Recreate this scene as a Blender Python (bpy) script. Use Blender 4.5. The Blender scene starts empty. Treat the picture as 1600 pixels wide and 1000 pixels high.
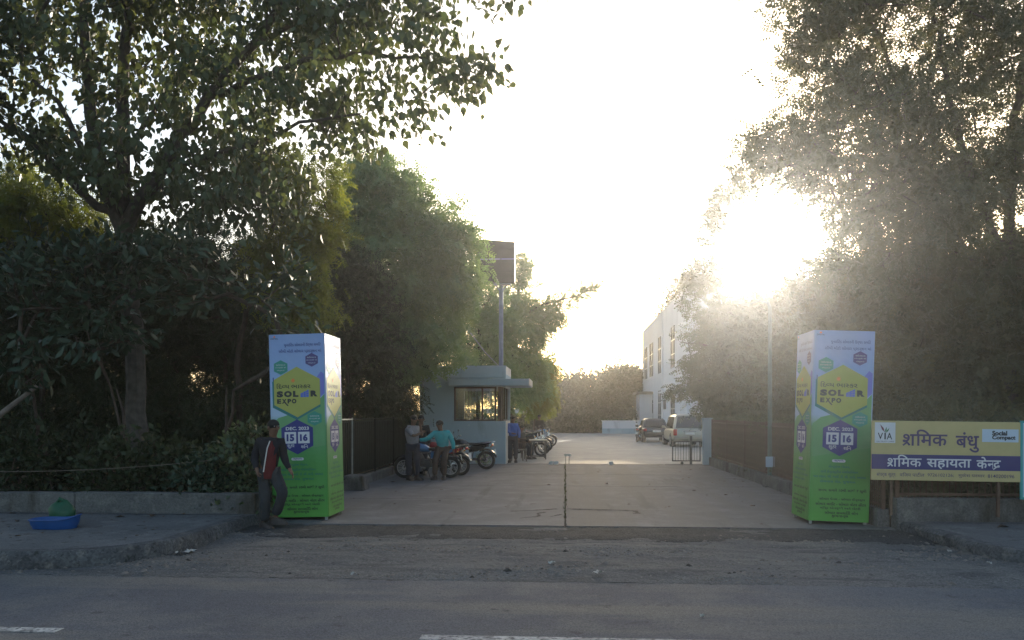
import bpy, bmesh, math, random
import numpy as np
from mathutils import Vector, Matrix, Euler
random.seed(7)
RNG = np.random.default_rng(11)
R = math.radians
S = bpy.context.scene
C = S.collection

# ------------------------------------------------------------------ camera, world, sun, exposure
F = 1256.0                       # focal length in pixels of the 1600 px wide photograph
HOR = 645.0                      # horizon row
YAW = math.atan(83 / F)          # camera turned a little left of the driveway axis
CAM_H = 1.9
cd = bpy.data.cameras.new('camera')
cam = bpy.data.objects.new('camera', cd); C.objects.link(cam)
cd.sensor_width = 36.0
cd.lens = 36.0 * F / 1600
cd.shift_y = (HOR - 500) / 1600
cd.clip_start = 0.1; cd.clip_end = 1500
cam.location = (0, 0, CAM_H)
cam.rotation_euler = (R(90), 0, YAW)
S.camera = cam

SUN_AZ, SUN_EL = R(13.4), R(11.0)
w = bpy.data.worlds.new('World'); S.world = w; w.use_nodes = True
nt = w.node_tree
bg = nt.nodes['Background']
sky = nt.nodes.new('ShaderNodeTexSky'); sky.sky_type = 'NISHITA'
sky.sun_disc = False; sky.sun_elevation = SUN_EL; sky.sun_rotation = SUN_AZ
sky.air_density = 1.0; sky.dust_density = 2.6; sky.ozone_density = 1.0
nt.links.new(sky.outputs[0], bg.inputs[0])
bg.inputs[1].default_value = 0.15
sl = bpy.data.lights.new('sun', 'SUN'); sl.energy = 3.6; sl.angle = R(0.5); sl.color = (1.0, 0.91, 0.77)
so = bpy.data.objects.new('sun', sl); C.objects.link(so)
sdir = Vector((math.sin(SUN_AZ) * math.cos(SUN_EL), math.cos(SUN_AZ) * math.cos(SUN_EL), math.sin(SUN_EL)))
so.rotation_euler = sdir.to_track_quat('Z', 'Y').to_euler()
so.location = sdir * 60
S.view_settings.view_transform = 'Standard'
S.view_settings.look = 'None'
S.view_settings.gamma = 1.0
S.view_settings.use_curve_mapping = False
S.view_settings.exposure = 1.18
S.render.engine = 'CYCLES'
S.cycles.use_denoising = True
S.cycles.max_bounces = 8
S.cycles.transparent_max_bounces = 16
S.cycles.volume_bounces = 1
HAZE_DENSITY = 0.0011

# ------------------------------------------------------------------ helpers
CF = Vector((-math.sin(YAW), math.cos(YAW), 0)); CR = Vector((math.cos(YAW), math.sin(YAW), 0))
def W(px, py, D):
    """world point seen at photo pixel (px, py) at camera depth D"""
    return Vector((0, 0, CAM_H)) + CF * D + CR * ((px - 800) / F * D) + Vector((0, 0, (HOR - py) / F * D))
def G(px, D):
    p = W(px, HOR, D); return Vector((p.x, p.y, 0))

class MB:
    def __init__(self): self.v = []; self.f = []; self.mi = []; self.cur = 0
    def add(self, vs, fs):
        o = len(self.v); self.v += [tuple(p) for p in vs]
        for q in fs: self.f.append(tuple(i + o for i in q)); self.mi.append(self.cur)
        return self
    def box(self, c, s, rot=None, ch=0.0):
        hx, hy, hz = s[0] / 2, s[1] / 2, s[2] / 2
        ch = min(ch, hx * .9, hy * .9, hz * .9)
        if ch <= 0:
            vs = [Vector((x * hx, y * hy, z * hz)) for x in (-1, 1) for y in (-1, 1) for z in (-1, 1)]
            fs = [(0, 1, 3, 2), (4, 6, 7, 5), (0, 4, 5, 1), (2, 3, 7, 6), (0, 2, 6, 4), (1, 5, 7, 3)]
        else:
            vs = []; idx = {}
            for x in (-1, 1):
                for y in (-1, 1):
                    for z in (-1, 1):
                        for a in range(3):
                            p = [x * (hx - ch), y * (hy - ch), z * (hz - ch)]
                            p[a] = (x * hx, y * hy, z * hz)[a]
                            idx[(x, y, z, a)] = len(vs); vs.append(Vector(p))
            fs = []
            for a in range(3):
                b, c2 = [(1, 2), (0, 2), (0, 1)][a]
                for s0 in (-1, 1):
                    q = []
                    for (sb, sc) in ((-1, -1), (1, -1), (1, 1), (-1, 1)):
                        k = [0, 0, 0]; k[a] = s0; k[b] = sb; k[c2] = sc; q.append(idx[(*k, a)])
                    fs.append(tuple(q))
            for a in range(3):
                b, c2 = [(1, 2), (0, 2), (0, 1)][a]
                for sb in (-1, 1):
                    for sc in (-1, 1):
                        k0 = [0, 0, 0]; k1 = [0, 0, 0]; k0[a] = -1; k1[a] = 1
                        for k in (k0, k1): k[b] = sb; k[c2] = sc
                        fs.append((idx[(*k0, b)], idx[(*k1, b)], idx[(*k1, c2)], idx[(*k0, c2)]))
            for x in (-1, 1):
                for y in (-1, 1):
                    for z in (-1, 1): fs.append(tuple(idx[(x, y, z, a)] for a in range(3)))
        m = rot.to_matrix() if rot is not None else None
        c = Vector(c)
        return self.add([(m @ p if m else p) + c for p in vs], fs)
    def b2(self, lo, hi, ch=0.0):
        return self.box([(a + b) / 2 for a, b in zip(lo, hi)], [abs(b - a) for a, b in zip(lo, hi)], None, ch)
    def tube(self, pts, rad, n=8, cap=True):
        pts = [Vector(p) for p in pts]
        if not hasattr(rad, '__len__'): rad = [rad] * len(pts)
        vs = []; fs = []; prev = None
        for i, p in enumerate(pts):
            a = pts[min(i + 1, len(pts) - 1)] - pts[max(i - 1, 0)]
            if a.length < 1e-9: a = Vector((0, 0, 1))
            a.normalize()
            if prev is None:
                u = a.orthogonal().normalized()
            else:
                u = prev - a * prev.dot(a)
                u = u.normalized() if u.length > 1e-6 else a.orthogonal().normalized()
            prev = u; v = a.cross(u)
            for k in range(n):
                t = 2 * math.pi * k / n
                vs.append(p + (u * math.cos(t) + v * math.sin(t)) * rad[i])
        for i in range(len(pts) - 1):
            for k in range(n):
                k2 = (k + 1) % n
                fs.append((i * n + k, i * n + k2, (i + 1) * n + k2, (i + 1) * n + k))
        if cap:
            fs.append(tuple(range(n))[::-1]); fs.append(tuple((len(pts) - 1) * n + k for k in range(n)))
        return self.add(vs, fs)
    def torus(self, c, axis, r0, r1, n=24, m=8):
        axis = Vector(axis).normalized(); u = axis.orthogonal().normalized(); v = axis.cross(u); c = Vector(c)
        vs = []; fs = []
        for i in range(n):
            t = 2 * math.pi * i / n; d = u * math.cos(t) + v * math.sin(t)
            for k in range(m):
                s = 2 * math.pi * k / m
                vs.append(c + d * (r0 + r1 * math.cos(s)) + axis * (r1 * math.sin(s)))
        for i in range(n):
            for k in range(m):
                fs.append((i * m + k, ((i + 1) % n) * m + k, ((i + 1) % n) * m + (k + 1) % m, i * m + (k + 1) % m))
        return self.add(vs, fs)
    def disc(self, c, axis, r, t, n=20):
        a = Vector(axis).normalized() * t / 2
        return self.tube([Vector(c) - a, Vector(c) + a], r, n)
    def ell(self, c, s, rot=None, nu=14, nv=9):
        vs = []; fs = []; c = Vector(c)
        for j in range(nv + 1):
            ph = math.pi * j / nv
            for i in range(nu):
                t = 2 * math.pi * i / nu
                p = Vector((s[0] * math.sin(ph) * math.cos(t), s[1] * math.sin(ph) * math.sin(t), s[2] * math.cos(ph)))
                vs.append((rot.to_matrix() @ p if rot else p) + c)
        for j in range(nv):
            for i in range(nu):
                fs.append((j * nu + i, (j + 1) * nu + i, (j + 1) * nu + (i + 1) % nu, j * nu + (i + 1) % nu))
        return self.add(vs, fs)
    def prism(self, poly, axis, t0, t1):
        """poly 2-D; axis 0/1/2 is the extrusion axis"""
        n = len(poly); vs = []
        for t in (t0, t1):
            for (a, b) in poly:
                p = [a, b]; p.insert(axis, t); vs.append(p)
        fs = [tuple(range(n)), tuple(range(2 * n - 1, n - 1, -1))] + [(i, n + i, n + (i + 1) % n, (i + 1) % n) for i in range(n)]
        return self.add(vs, fs)
    def loft(self, rings, cap=True):
        n = len(rings[0]); vs = [p for r in rings for p in r]; fs = []
        for i in range(len(rings) - 1):
            for k in range(n): fs.append((i * n + k, i * n + (k + 1) % n, (i + 1) * n + (k + 1) % n, (i + 1) * n + k))
        if cap:
            fs.append(tuple(range(n))[::-1]); fs.append(tuple((len(rings) - 1) * n + k for k in range(n)))
        return self.add(vs, fs)
    def mesh(self, name, mats, smooth=False):
        me = bpy.data.meshes.new(name); me.from_pydata([tuple(p) for p in self.v], [], self.f)
        for m in (mats if isinstance(mats, (list, tuple)) else [mats]): me.materials.append(m)
        if self.cur or any(self.mi): me.polygons.foreach_set('material_index', self.mi)
        bm = bmesh.new(); bm.from_mesh(me); bmesh.ops.recalc_face_normals(bm, faces=bm.faces); bm.to_mesh(me); bm.free()
        if smooth:
            me.polygons.foreach_set('use_smooth', [True] * len(me.polygons))
            me.set_sharp_from_angle(angle=R(40))
        return me
    def build(self, name, mats, parent=None, smooth=False):
        return link(name, self.mesh(name, mats, smooth), parent)

def link(name, me, parent=None):
    o = bpy.data.objects.new(name, me); C.objects.link(o)
    if parent is not None: o.parent = parent
    return o
def tag(o, label=None, cat=None, group=None, kind=None):
    if label: o['label'] = label
    if cat: o['category'] = cat
    if group: o['group'] = group
    if kind: o['kind'] = kind
    return o
def thing(name, label, cat, loc=(0, 0, 0), rz=0.0, group=None):
    o = bpy.data.objects.new(name, None); C.objects.link(o)
    o.location = loc; o.rotation_euler = (0, 0, rz); o.empty_display_size = .2
    return tag(o, label, cat, group)
def kids(o): return [c for c in bpy.data.objects if c.parent is o]
def dup(root, loc, rz, label, group=None):
    table = {}
    for c in bpy.data.objects:
        if c.parent is not None: table.setdefault(c.parent.name, []).append(c)
    r = root.copy(); C.objects.link(r); r.location = loc; r.rotation_euler = (0, 0, rz); r['label'] = label
    if group: r['group'] = group
    for ch in table.get(root.name, []):
        c = ch.copy(); C.objects.link(c); c.parent = r
        for g in table.get(ch.name, []):
            d = g.copy(); C.objects.link(d); d.parent = c
    return r

# ------------------------------------------------------------------ materials
def mat(name, col, rough=.8, var=.15, scale=6.0, bump=0.0, bscale=40.0, metal=0.0, spec=.4, col2=None, detail=6, coords='Object', coat=0.0):
    m = bpy.data.materials.new(name); m.use_nodes = True
    t = m.node_tree; b = t.nodes['Principled BSDF']
    b.inputs['Roughness'].default_value = rough; b.inputs['Metallic'].default_value = metal
    b.inputs['Specular IOR Level'].default_value = spec
    b.inputs['Coat Weight'].default_value = coat
    tc = t.nodes.new('ShaderNodeTexCoord')
    n = t.nodes.new('ShaderNodeTexNoise'); n.inputs['Scale'].default_value = scale; n.inputs['Detail'].default_value = detail
    t.links.new(tc.outputs[coords], n.inputs['Vector'])
    r = t.nodes.new('ShaderNodeValToRGB')
    r.color_ramp.elements[0].position = .3; r.color_ramp.elements[1].position = .7
    c2 = col2 or tuple(min(1, c * (1 + var)) for c in col)
    c1 = col if col2 else tuple(c * (1 - var) for c in col)
    r.color_ramp.elements[0].color = (*c1, 1); r.color_ramp.elements[1].color = (*c2, 1)
    t.links.new(n.outputs['Fac'], r.inputs['Fac']); t.links.new(r.outputs['Color'], b.inputs['Base Color'])
    if bump > 0:
        n2 = t.nodes.new('ShaderNodeTexNoise'); n2.inputs['Scale'].default_value = bscale; n2.inputs['Detail'].default_value = 8
        t.links.new(tc.outputs[coords], n2.inputs['Vector'])
        bp = t.nodes.new('ShaderNodeBump'); bp.inputs['Strength'].default_value = bump; bp.inputs['Distance'].default_value = .02
        t.links.new(n2.outputs['Fac'], bp.inputs['Height']); t.links.new(bp.outputs['Normal'], b.inputs['Normal'])
    return m

def ground_mat(name, layers, rough=.9, bump=.5, bscale=30, speck=None, spec=.3):
    """layers: (scale, position, softness, colour) mixed over the first colour with noise masks, in world metres"""
    m = bpy.data.materials.new(name); m.use_nodes = True
    t = m.node_tree; b = t.nodes['Principled BSDF']; b.inputs['Roughness'].default_value = rough
    b.inputs['Specular IOR Level'].default_value = spec
    g = t.nodes.new('ShaderNodeNewGeometry')
    prev = None
    for i, L in enumerate(layers):
        sc, pos, soft, col = L[:4]
        if prev is None:
            rgb = t.nodes.new('ShaderNodeRGB'); rgb.outputs[0].default_value = (*col, 1); prev = rgb.outputs[0]; continue
        mp = t.nodes.new('ShaderNodeMapping'); mp.inputs['Location'].default_value = (i * 3.7, i * 1.3, 0)
        mp.inputs['Scale'].default_value = L[4] if len(L) > 4 else (1, 1, 1)
        t.links.new(g.outputs['Position'], mp.inputs['Vector'])
        n = t.nodes.new('ShaderNodeTexNoise'); n.inputs['Scale'].default_value = sc; n.inputs['Detail'].default_value = 7
        n.inputs['Roughness'].default_value = .62
        t.links.new(mp.outputs[0], n.inputs['Vector'])
        mr = t.nodes.new('ShaderNodeMapRange'); mr.inputs[1].default_value = pos - soft; mr.inputs[2].default_value = pos + soft
        t.links.new(n.outputs['Fac'], mr.inputs[0])
        mx = t.nodes.new('ShaderNodeMix'); mx.data_type = 'RGBA'
        t.links.new(mr.outputs[0], mx.inputs['Factor']); t.links.new(prev, mx.inputs['A']); mx.inputs['B'].default_value = (*col, 1)
        prev = mx.outputs['Result']
    if speck:
        v = t.nodes.new('ShaderNodeTexVoronoi'); v.inputs['Scale'].default_value = speck[0]
        t.links.new(g.outputs['Position'], v.inputs['Vector'])
        hs = t.nodes.new('ShaderNodeSeparateColor'); t.links.new(v.outputs['Color'], hs.inputs[0])
        mr = t.nodes.new('ShaderNodeMapRange'); mr.inputs[3].default_value = 1 - speck[1]; mr.inputs[4].default_value = 1 + speck[1]
        t.links.new(hs.outputs[0], mr.inputs[0])
        mx = t.nodes.new('ShaderNodeMix'); mx.data_type = 'RGBA'; mx.blend_type = 'MULTIPLY'; mx.inputs['Factor'].default_value = 1
        t.links.new(prev, mx.inputs['A']); t.links.new(mr.outputs[0], mx.inputs['B']); prev = mx.outputs['Result']
    t.links.new(prev, b.inputs['Base Color'])
    n2 = t.nodes.new('ShaderNodeTexNoise'); n2.inputs['Scale'].default_value = bscale; n2.inputs['Detail'].default_value = 9
    t.links.new(g.outputs['Position'], n2.inputs['Vector'])
    bp = t.nodes.new('ShaderNodeBump'); bp.inputs['Strength'].default_value = bump; bp.inputs['Distance'].default_value = .03
    t.links.new(n2.outputs['Fac'], bp.inputs['Height']); t.links.new(bp.outputs['Normal'], b.inputs['Normal'])
    return m

def leaf_mat(name, c1, c2, trans, rough=.45, tfac=.35):
    m = bpy.data.materials.new(name); m.use_nodes = True
    t = m.node_tree; b = t.nodes['Principled BSDF']; out = t.nodes['Material Output']
    b.inputs['Roughness'].default_value = rough; b.inputs['Specular IOR Level'].default_value = .35
    at = t.nodes.new('ShaderNodeAttribute'); at.attribute_name = 'tint'
    mx = t.nodes.new('ShaderNodeMix'); mx.data_type = 'RGBA'
    mx.inputs['A'].default_value = (*c1, 1); mx.inputs['B'].default_value = (*c2, 1)
    t.links.new(at.outputs['Fac'], mx.inputs['Factor']); t.links.new(mx.outputs['Result'], b.inputs['Base Color'])
    tr = t.nodes.new('ShaderNodeBsdfTranslucent')
    mt = t.nodes.new('ShaderNodeMix'); mt.data_type = 'RGBA'
    mt.inputs['A'].default_value = (*trans, 1); mt.inputs['B'].default_value = (min(1, trans[0] * 1.7), trans[1] * 1.25, trans[2], 1)
    t.links.new(at.outputs['Fac'], mt.inputs['Factor']); t.links.new(mt.outputs['Result'], tr.inputs['Color'])
    ms = t.nodes.new('ShaderNodeMixShader'); ms.inputs[0].default_value = tfac
    t.links.new(b.outputs[0], ms.inputs[1]); t.links.new(tr.outputs[0], ms.inputs[2]); t.links.new(ms.outputs[0], out.inputs['Surface'])
    return m

def glass_mat(name, tint=(.8, .85, .85), refl=.12, rough=.03):
    m = bpy.data.materials.new(name); m.use_nodes = True
    t = m.node_tree; out = t.nodes['Material Output']; t.nodes.remove(t.nodes['Principled BSDF'])
    a = t.nodes.new('ShaderNodeBsdfTransparent'); a.inputs[0].default_value = (*tint, 1)
    g = t.nodes.new('ShaderNodeBsdfGlossy'); g.inputs['Roughness'].default_value = rough
    fr = t.nodes.new('ShaderNodeFresnel'); fr.inputs[0].default_value = 1.5
    ad = t.nodes.new('ShaderNodeMath'); ad.operation = 'ADD'; ad.inputs[1].default_value = refl; ad.use_clamp = True
    t.links.new(fr.outputs[0], ad.inputs[0])
    ms = t.nodes.new('ShaderNodeMixShader'); t.links.new(ad.outputs[0], ms.inputs[0])
    t.links.new(a.outputs[0], ms.inputs[1]); t.links.new(g.outputs[0], ms.inputs[2]); t.links.new(ms.outputs[0], out.inputs['Surface'])
    return m

M = {}
M['asphalt'] = ground_mat('asphalt', [(0, 0, 0, (0.1091, 0.1157, 0.1289)), (.35, .5, .15, (0.0826, 0.0877, 0.1025)), (1.1, .58, .12, (0.1488, 0.1455, 0.1422)), (.5, .62, .06, (0.1818, 0.1735, 0.1620), (.12, 1.6, 1)), (.25, .56, .05, (.155, .148, .136), (.35, 2.2, 1)), (3.0, .66, .05, (0.0562, 0.0562, 0.0595))], rough=.85, bump=.35, bscale=60, speck=(95, .35))
M['shoulder'] = ground_mat('shoulder', [(0, 0, 0, (0.1212, 0.1200, 0.1186)), (.35, .5, .12, (0.0951, 0.0950, 0.0946)), (.9, .56, .1, (0.1503, 0.1420, 0.1300)), (2.2, .58, .07, (0.0727, 0.0730, 0.0728), (.4, 1.6, 1)), (7, .64, .05, (0.0436, 0.0430, 0.0426)), (18, .64, .04, (0.1940, 0.1900, 0.1768))], rough=.95, bump=.55, bscale=14, speck=(70, .35))
M['dark_asphalt'] = ground_mat('dark_asphalt', [(0, 0, 0, (0.0446, 0.0446, 0.0452)), (1.5, .55, .1, (0.0638, 0.0612, 0.0574)), (6, .6, .06, (0.0286, 0.0286, 0.0293)), (20, .64, .04, (0.1084, 0.1020, 0.0924))], rough=.9, bump=.8, bscale=30, speck=(60, .5))
M['concrete'] = ground_mat('concrete', [(0, 0, 0, (0.1314, 0.1309, 0.1386)), (.45, .5, .14, (0.1015, 0.1010, 0.1067)), (1.6, .56, .08, (0.1541, 0.1534, 0.1610)), (.8, .63, .05, (0.0751, 0.0743, 0.0767), (2.2, .25, 1)), (.55, .56, .08, (0.1197, 0.1140, 0.1083), (1.5, .07, 1)), (1.3, .70, .03, (0.0684, 0.0650, 0.0627)), (7, .68, .05, (0.0638, 0.0630, 0.0655))], rough=.8, bump=.25, bscale=45, speck=(70, .12), spec=.45)
M['yard'] = ground_mat('yard', [(0, 0, 0, (0.2850, 0.2650, 0.2385)), (.3, .5, .14, (0.2232, 0.2100, 0.1961)), (1.2, .6, .08, (0.3325, 0.3100, 0.2809))], rough=.75, bump=.2, bscale=30, speck=(40, .1), spec=.5)
M['ramp_sheen'] = ground_mat('ramp_sheen', [(0, 0, 0, (0.2604, 0.2480, 0.2294)), (1.5, .55, .1, (0.2108, 0.1984, 0.1798))], rough=.6, bump=.1, bscale=30, spec=.5)  # pale tone paints the low sun's sheen into the concrete
M['pavement'] = ground_mat('pavement', [(0, 0, 0, (0.1360, 0.1394, 0.1428)), (.8, .5, .13, (0.1020, 0.1054, 0.1088)), (2.4, .58, .08, (0.1700, 0.1700, 0.1700)), (6, .62, .05, (0.0680, 0.0646, 0.0578))], rough=.9, bump=.5, bscale=30, speck=(60, .2))
M['kerb'] = ground_mat('kerb', [(0, 0, 0, (0.1056, 0.1089, 0.1122)), (2, .5, .12, (0.0660, 0.0660, 0.0693)), (5, .58, .07, (0.1452, 0.1386, 0.1320)), (9, .63, .05, (0.0396, 0.0396, 0.0363))], rough=.95, bump=.9, bscale=18, speck=(40, .3))
M['wall_grey'] = ground_mat('wall_grey', [(0, 0, 0, (0.1218, 0.1218, 0.1189)), (1.0, .5, .13, (0.0812, 0.0812, 0.0812)), (3.4, .58, .08, (0.1566, 0.1537, 0.1450)), (1.8, .6, .06, (0.0522, 0.0464, 0.0377), (1, 1, .25))], rough=.95, bump=.6, bscale=22, speck=(50, .2))
M['soil'] = ground_mat('soil', [(0, 0, 0, (0.0600, 0.0480, 0.0348)), (.7, .5, .15, (0.0390, 0.0312, 0.0228)), (3, .58, .1, (0.0840, 0.0690, 0.0480))], rough=1, bump=.8, bscale=12, speck=(30, .4))
M['bluewall'] = ground_mat('bluewall', [(0, 0, 0, (0.3959, 0.4917, 0.5383)), (.7, .5, .2, (0.3483, 0.4379, 0.4875)), (2.2, .62, .06, (0.3008, 0.3688, 0.4002), (1, 1, .3)), (4, .68, .04, (0.5226, 0.5840, 0.5965))], rough=.85, bump=.15, bscale=30)
M['sunlit_bluewall'] = mat('sunlit_bluewall', (.62, .59, .52), .85, .12, 3, .15, 30)  # warm pale tone: sunlight painted on the cabin's right-hand faces
M['whitewall'] = ground_mat('whitewall', [(0, 0, 0, (.66, .67, .70)), (.3, .5, .2, (.60, .61, .64)), (1.2, .64, .06, (.50, .50, .52), (1, 1, .15))], rough=.85, bump=.1, bscale=10)
M['winglass'] = mat('winglass', (.045, .05, .062), .8, .2, 2, spec=.06)
M['white_paint'] = mat('white_paint', (.62, .62, .60), .8, .2, 8)
M['roadpaint'] = ground_mat('roadpaint', [(0, 0, 0, (.52, .52, .50)), (9, .5, .08, (.30, .30, .29)), (3, .56, .06, (.20, .20, .20)), (22, .56, .05, (.12, .12, .12))], rough=.8, bump=.2, bscale=60)
M['brownframe'] = mat('brownframe', (.075, .05, .038), .5, .2, 8)
M['grillsteel'] = mat('grillsteel', (.12, .11, .10), .5, .2, 8, metal=.3)
M['polepaint'] = mat('polepaint', (0.1105, 0.1430, 0.1300), .55, .15, 5)
M['poleblue'] = mat('poleblue', (.20, .25, .33), .5, .15, 5)
M['darksheet'] = mat('darksheet', (.035, .034, .045), .6, .25, 3, .1, 12)
M['purplestrip'] = mat('purplestrip', (.25, .22, .55), .5, .1, 4)
M['fencebrown'] = mat('fencebrown', (.11, .065, .045), .7, .3, 6, metal=.1)
M['fencegreen'] = mat('fencegreen', (0.008, 0.015, 0.012), .8, .3, 4, spec=.1)
M['framelight'] = mat('framelight', (.30, .32, .31), .45, .2, 6, metal=.4)
M['steel'] = mat('steel', (.35, .35, .36), .35, .15, 8, metal=.9)
M['chrome'] = mat('chrome', (.75, .75, .76), .12, .05, 8, metal=1)
M['rubber'] = mat('rubber', (.022, .022, .023), .85, .2, 12)
M['blackpaint'] = mat('blackpaint', (.018, .018, .02), .25, .1, 5, coat=.6)
M['seatvinyl'] = mat('seatvinyl', (.02, .02, .021), .55, .15, 10)
M['redpaint'] = mat('redpaint', (.30, .02, .02), .3, .1, 5, coat=.6)
M['bluepaint'] = mat('bluepaint', (.06, .18, .38), .25, .1, 5, coat=.7)
M['silver'] = mat('silver', (.42, .42, .43), .3, .1, 5, metal=.7)
M['engine'] = mat('engine', (.10, .10, .105), .5, .25, 14, metal=.6)
M['lamp'] = mat('lamp', (.55, .55, .52), .15, .05, 5, spec=.7)
M['redlens'] = mat('redlens', (.42, .02, .015), .2, .1, 6, spec=.7)
M['amber'] = mat('amber', (.55, .22, .02), .2, .1, 6)
M['carchamp'] = mat('carchamp', (.40, .37, .31), .35, .06, 2, metal=.35, coat=.6)
M['cardark'] = mat('cardark', (.035, .037, .042), .3, .1, 2, metal=.3, coat=.7)
M['carglass'] = mat('carglass', (.015, .018, .02), .08, .1, 2, spec=.8)
M['plastic_black'] = mat('plastic_black', (.025, .025, .027), .6, .15, 8)
M['plate'] = mat('plate', (.65, .65, .62), .5, .05, 6)
M['skin'] = mat('skin', (.16, .085, .055), .6, .12, 20)
M['hair'] = mat('hair', (.012, .011, .01), .7, .2, 30)
M['eyewhite'] = mat('eyewhite', (.6, .58, .55), .4, .02, 5)
M['mouth'] = mat('mouth', (.14, .055, .045), .6, .1, 20)
M['shoe'] = mat('shoe', (.05, .04, .035), .6, .2, 12)
def cloth(n, c): M[n] = mat(n, c, .95, .18, 9, .35, 26)
cloth('jacket', (.016, .016, .02)); cloth('redshirt', (.10, .015, .016)); cloth('trouser_grey', (.035, .038, .042))
cloth('greyshirt', (.27, .25, .26)); cloth('trouser_dark', (.035, .037, .05)); cloth('tealshirt', (.04, .34, .37))
cloth('brownpants', (.075, .05, .04)); cloth('blueshirt', (.10, .17, .47)); cloth('black_cloth', (.03, .028, .028))
M['ziplight'] = mat('ziplight', (.55, .54, .52), .8, .1, 10)
M['blueplastic'] = mat('blueplastic', (0.0112, 0.0672, 0.2352), .45, .15, 6)
M['greenplastic'] = mat('greenplastic', (0.0112, 0.0784, 0.0392), .55, .15, 6)
M['wood_top'] = mat('wood_top', (.45, .38, .30), .6, .2, 6)
M['chairplastic'] = mat('chairplastic', (.10, .075, .06), .55, .15, 8)
M['bark'] = mat('bark', (0.0650, 0.0475, 0.0375), .95, .35, 7, .9, 18)
M['bark_grey'] = mat('bark_grey', (0.0866, 0.0750, 0.0664), .95, .35, 7, .9, 18)
M['deadwood'] = mat('deadwood', (0.1540, 0.1260, 0.1050), .9, .25, 7, .5, 20)
M['paper'] = mat('paper', (0.4030, 0.3906, 0.3596), .9, .1, 8)
M['stone'] = mat('stone', (.17, .15, .13), .95, .35, 8, .5, 30)
M['clod'] = mat('clod', (.042, .038, .034), .95, .4, 8, .5, 30)
M['dryleaf'] = mat('dryleaf', (.10, .06, .03), .9, .5, 20)
M['grass'] = leaf_mat('grass', (.05, .07, .02), (.12, .11, .04), (.08, .09, .02), .7)
M['leaf_peepal'] = leaf_mat('leaf_peepal', (0.0488, 0.0798, 0.0459), (0.0938, 0.1218, 0.0561), (0.1313, 0.1785, 0.0510), 0.4, 0.22)
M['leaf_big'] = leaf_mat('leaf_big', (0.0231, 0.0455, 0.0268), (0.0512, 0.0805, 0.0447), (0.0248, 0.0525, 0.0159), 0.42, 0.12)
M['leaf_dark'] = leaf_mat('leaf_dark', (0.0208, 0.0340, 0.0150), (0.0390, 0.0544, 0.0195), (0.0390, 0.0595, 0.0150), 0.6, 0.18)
M['leaf_neem'] = leaf_mat('leaf_neem', (0.0950, 0.1782, 0.0935), (0.1741, 0.2616, 0.1143), (0.2533, 0.4163, 0.1143), 0.5, 0.28)
M['leaf_yellow'] = leaf_mat('leaf_yellow', (0.0660, 0.1015, 0.0192), (0.1320, 0.1450, 0.0240), (0.2040, 0.2610, 0.0300), 0.5, 0.4)
M['leaf_right'] = leaf_mat('leaf_right', (0.0534, 0.0759, 0.0511), (0.0915, 0.1063, 0.0603), (0.1525, 0.1708, 0.0697), 0.5, 0.28)
M['leaf_hedge'] = leaf_mat('leaf_hedge', (0.0645, 0.0790, 0.0514), (0.1181, 0.1211, 0.0635), (0.1504, 0.1447, 0.0605), 0.6, 0.22)

# ------------------------------------------------------------------ ground and roads
def sheet(name, poly, z, m, label=None):
    mb = MB(); mb.add([(x, y, z) for x, y in poly], [tuple(range(len(poly)))])
    o = mb.build(name, m); o['kind'] = 'structure'
    if label: o['label'] = label
    return o
def struct(name, mb, m, smooth=False):
    o = mb.build(name, m, None, smooth); o['kind'] = 'structure'; return o
sheet('ground', [(-190, -90), (190, -90), (190, 290), (-190, 290)], -0.012, M['soil'])
sheet('road', [(-120, -3.2), (120, -3.2), (120, 9.05), (-120, 9.05)], 0.0, M['asphalt'])
# ragged gravel shoulder between the road and the gate apron
sh = MB()
def grid_sheet(mb, x0, x1, y0, y1, nx, ny, zf, edge=0.0, rng=RNG):
    vs = []
    jit = [rng.normal(0, edge) for _ in range(nx + 1)]
    jit2 = [rng.normal(0, edge) for _ in range(nx + 1)]
    for j in range(ny + 1):
        for i in range(nx + 1):
            x = x0 + (x1 - x0) * i / nx; y = y0 + (y1 - y0) * j / ny
            if j == 0: y += jit[i]
            if j == ny: y += jit2[i]
            vs.append((x, y, zf(x, y, i, j)))
    fs = [(j * (nx + 1) + i, j * (nx + 1) + i + 1, (j + 1) * (nx + 1) + i + 1, (j + 1) * (nx + 1) + i) for j in range(ny) for i in range(nx)]
    mb.add(vs, fs)
from mathutils import noise as MN
ny_edge = True
def zsh(x, y, i, j):
    e = min(1, max(0, (y - 9.06) / .5)) * min(1, max(0, (13.2 - y) / .3))
    return (-.006 if j == 0 and ny_edge else .005) + e * (.028 + .035 * MN.noise(Vector((x * .9, y * 1.6, 3))) + .016 * MN.noise(Vector((x * 4, y * 5, 1))) + .008 * MN.noise(Vector((x * 11, y * 12, 5))))
grid_sheet(sh, -15, 15, 8.98, 13.02, 300, 60, zsh, .05)
struct('shoulder', sh, M['shoulder'], True)
da = MB()
def zda(x, y, i, j):
    e = min(1, (y - 11.3) / .4)
    return zsh(x, y, i, j) * (1 - e) + .03 * e + .006 + .006 * MN.noise(Vector((x * 6, y * 6, 9)))
grid_sheet(da, -6.2, 5.6, 11.75, 13.03, 160, 12, lambda x, y, i, j: (-.01 if j == 0 else .030 + .025 * min(1, j / 4)) + .008 * MN.noise(Vector((x * 5, y * 5, 9))), .09)
struct('asphalt_strip', da, M['dark_asphalt'], True)
for k, (a, b) in enumerate([(-16.4, -13.4), (-10.4, -7.4), (-7.4 + .0, -4.4), (-1.22, 1.78), (4.8, 7.8), (10.8, 13.8)]):
    if k == 1: continue
    mk = MB(); mk.b2((a, 6.66, .002), (b, 6.80, .006)); o = struct('lane_marking', mk, M['roadpaint'])

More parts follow.
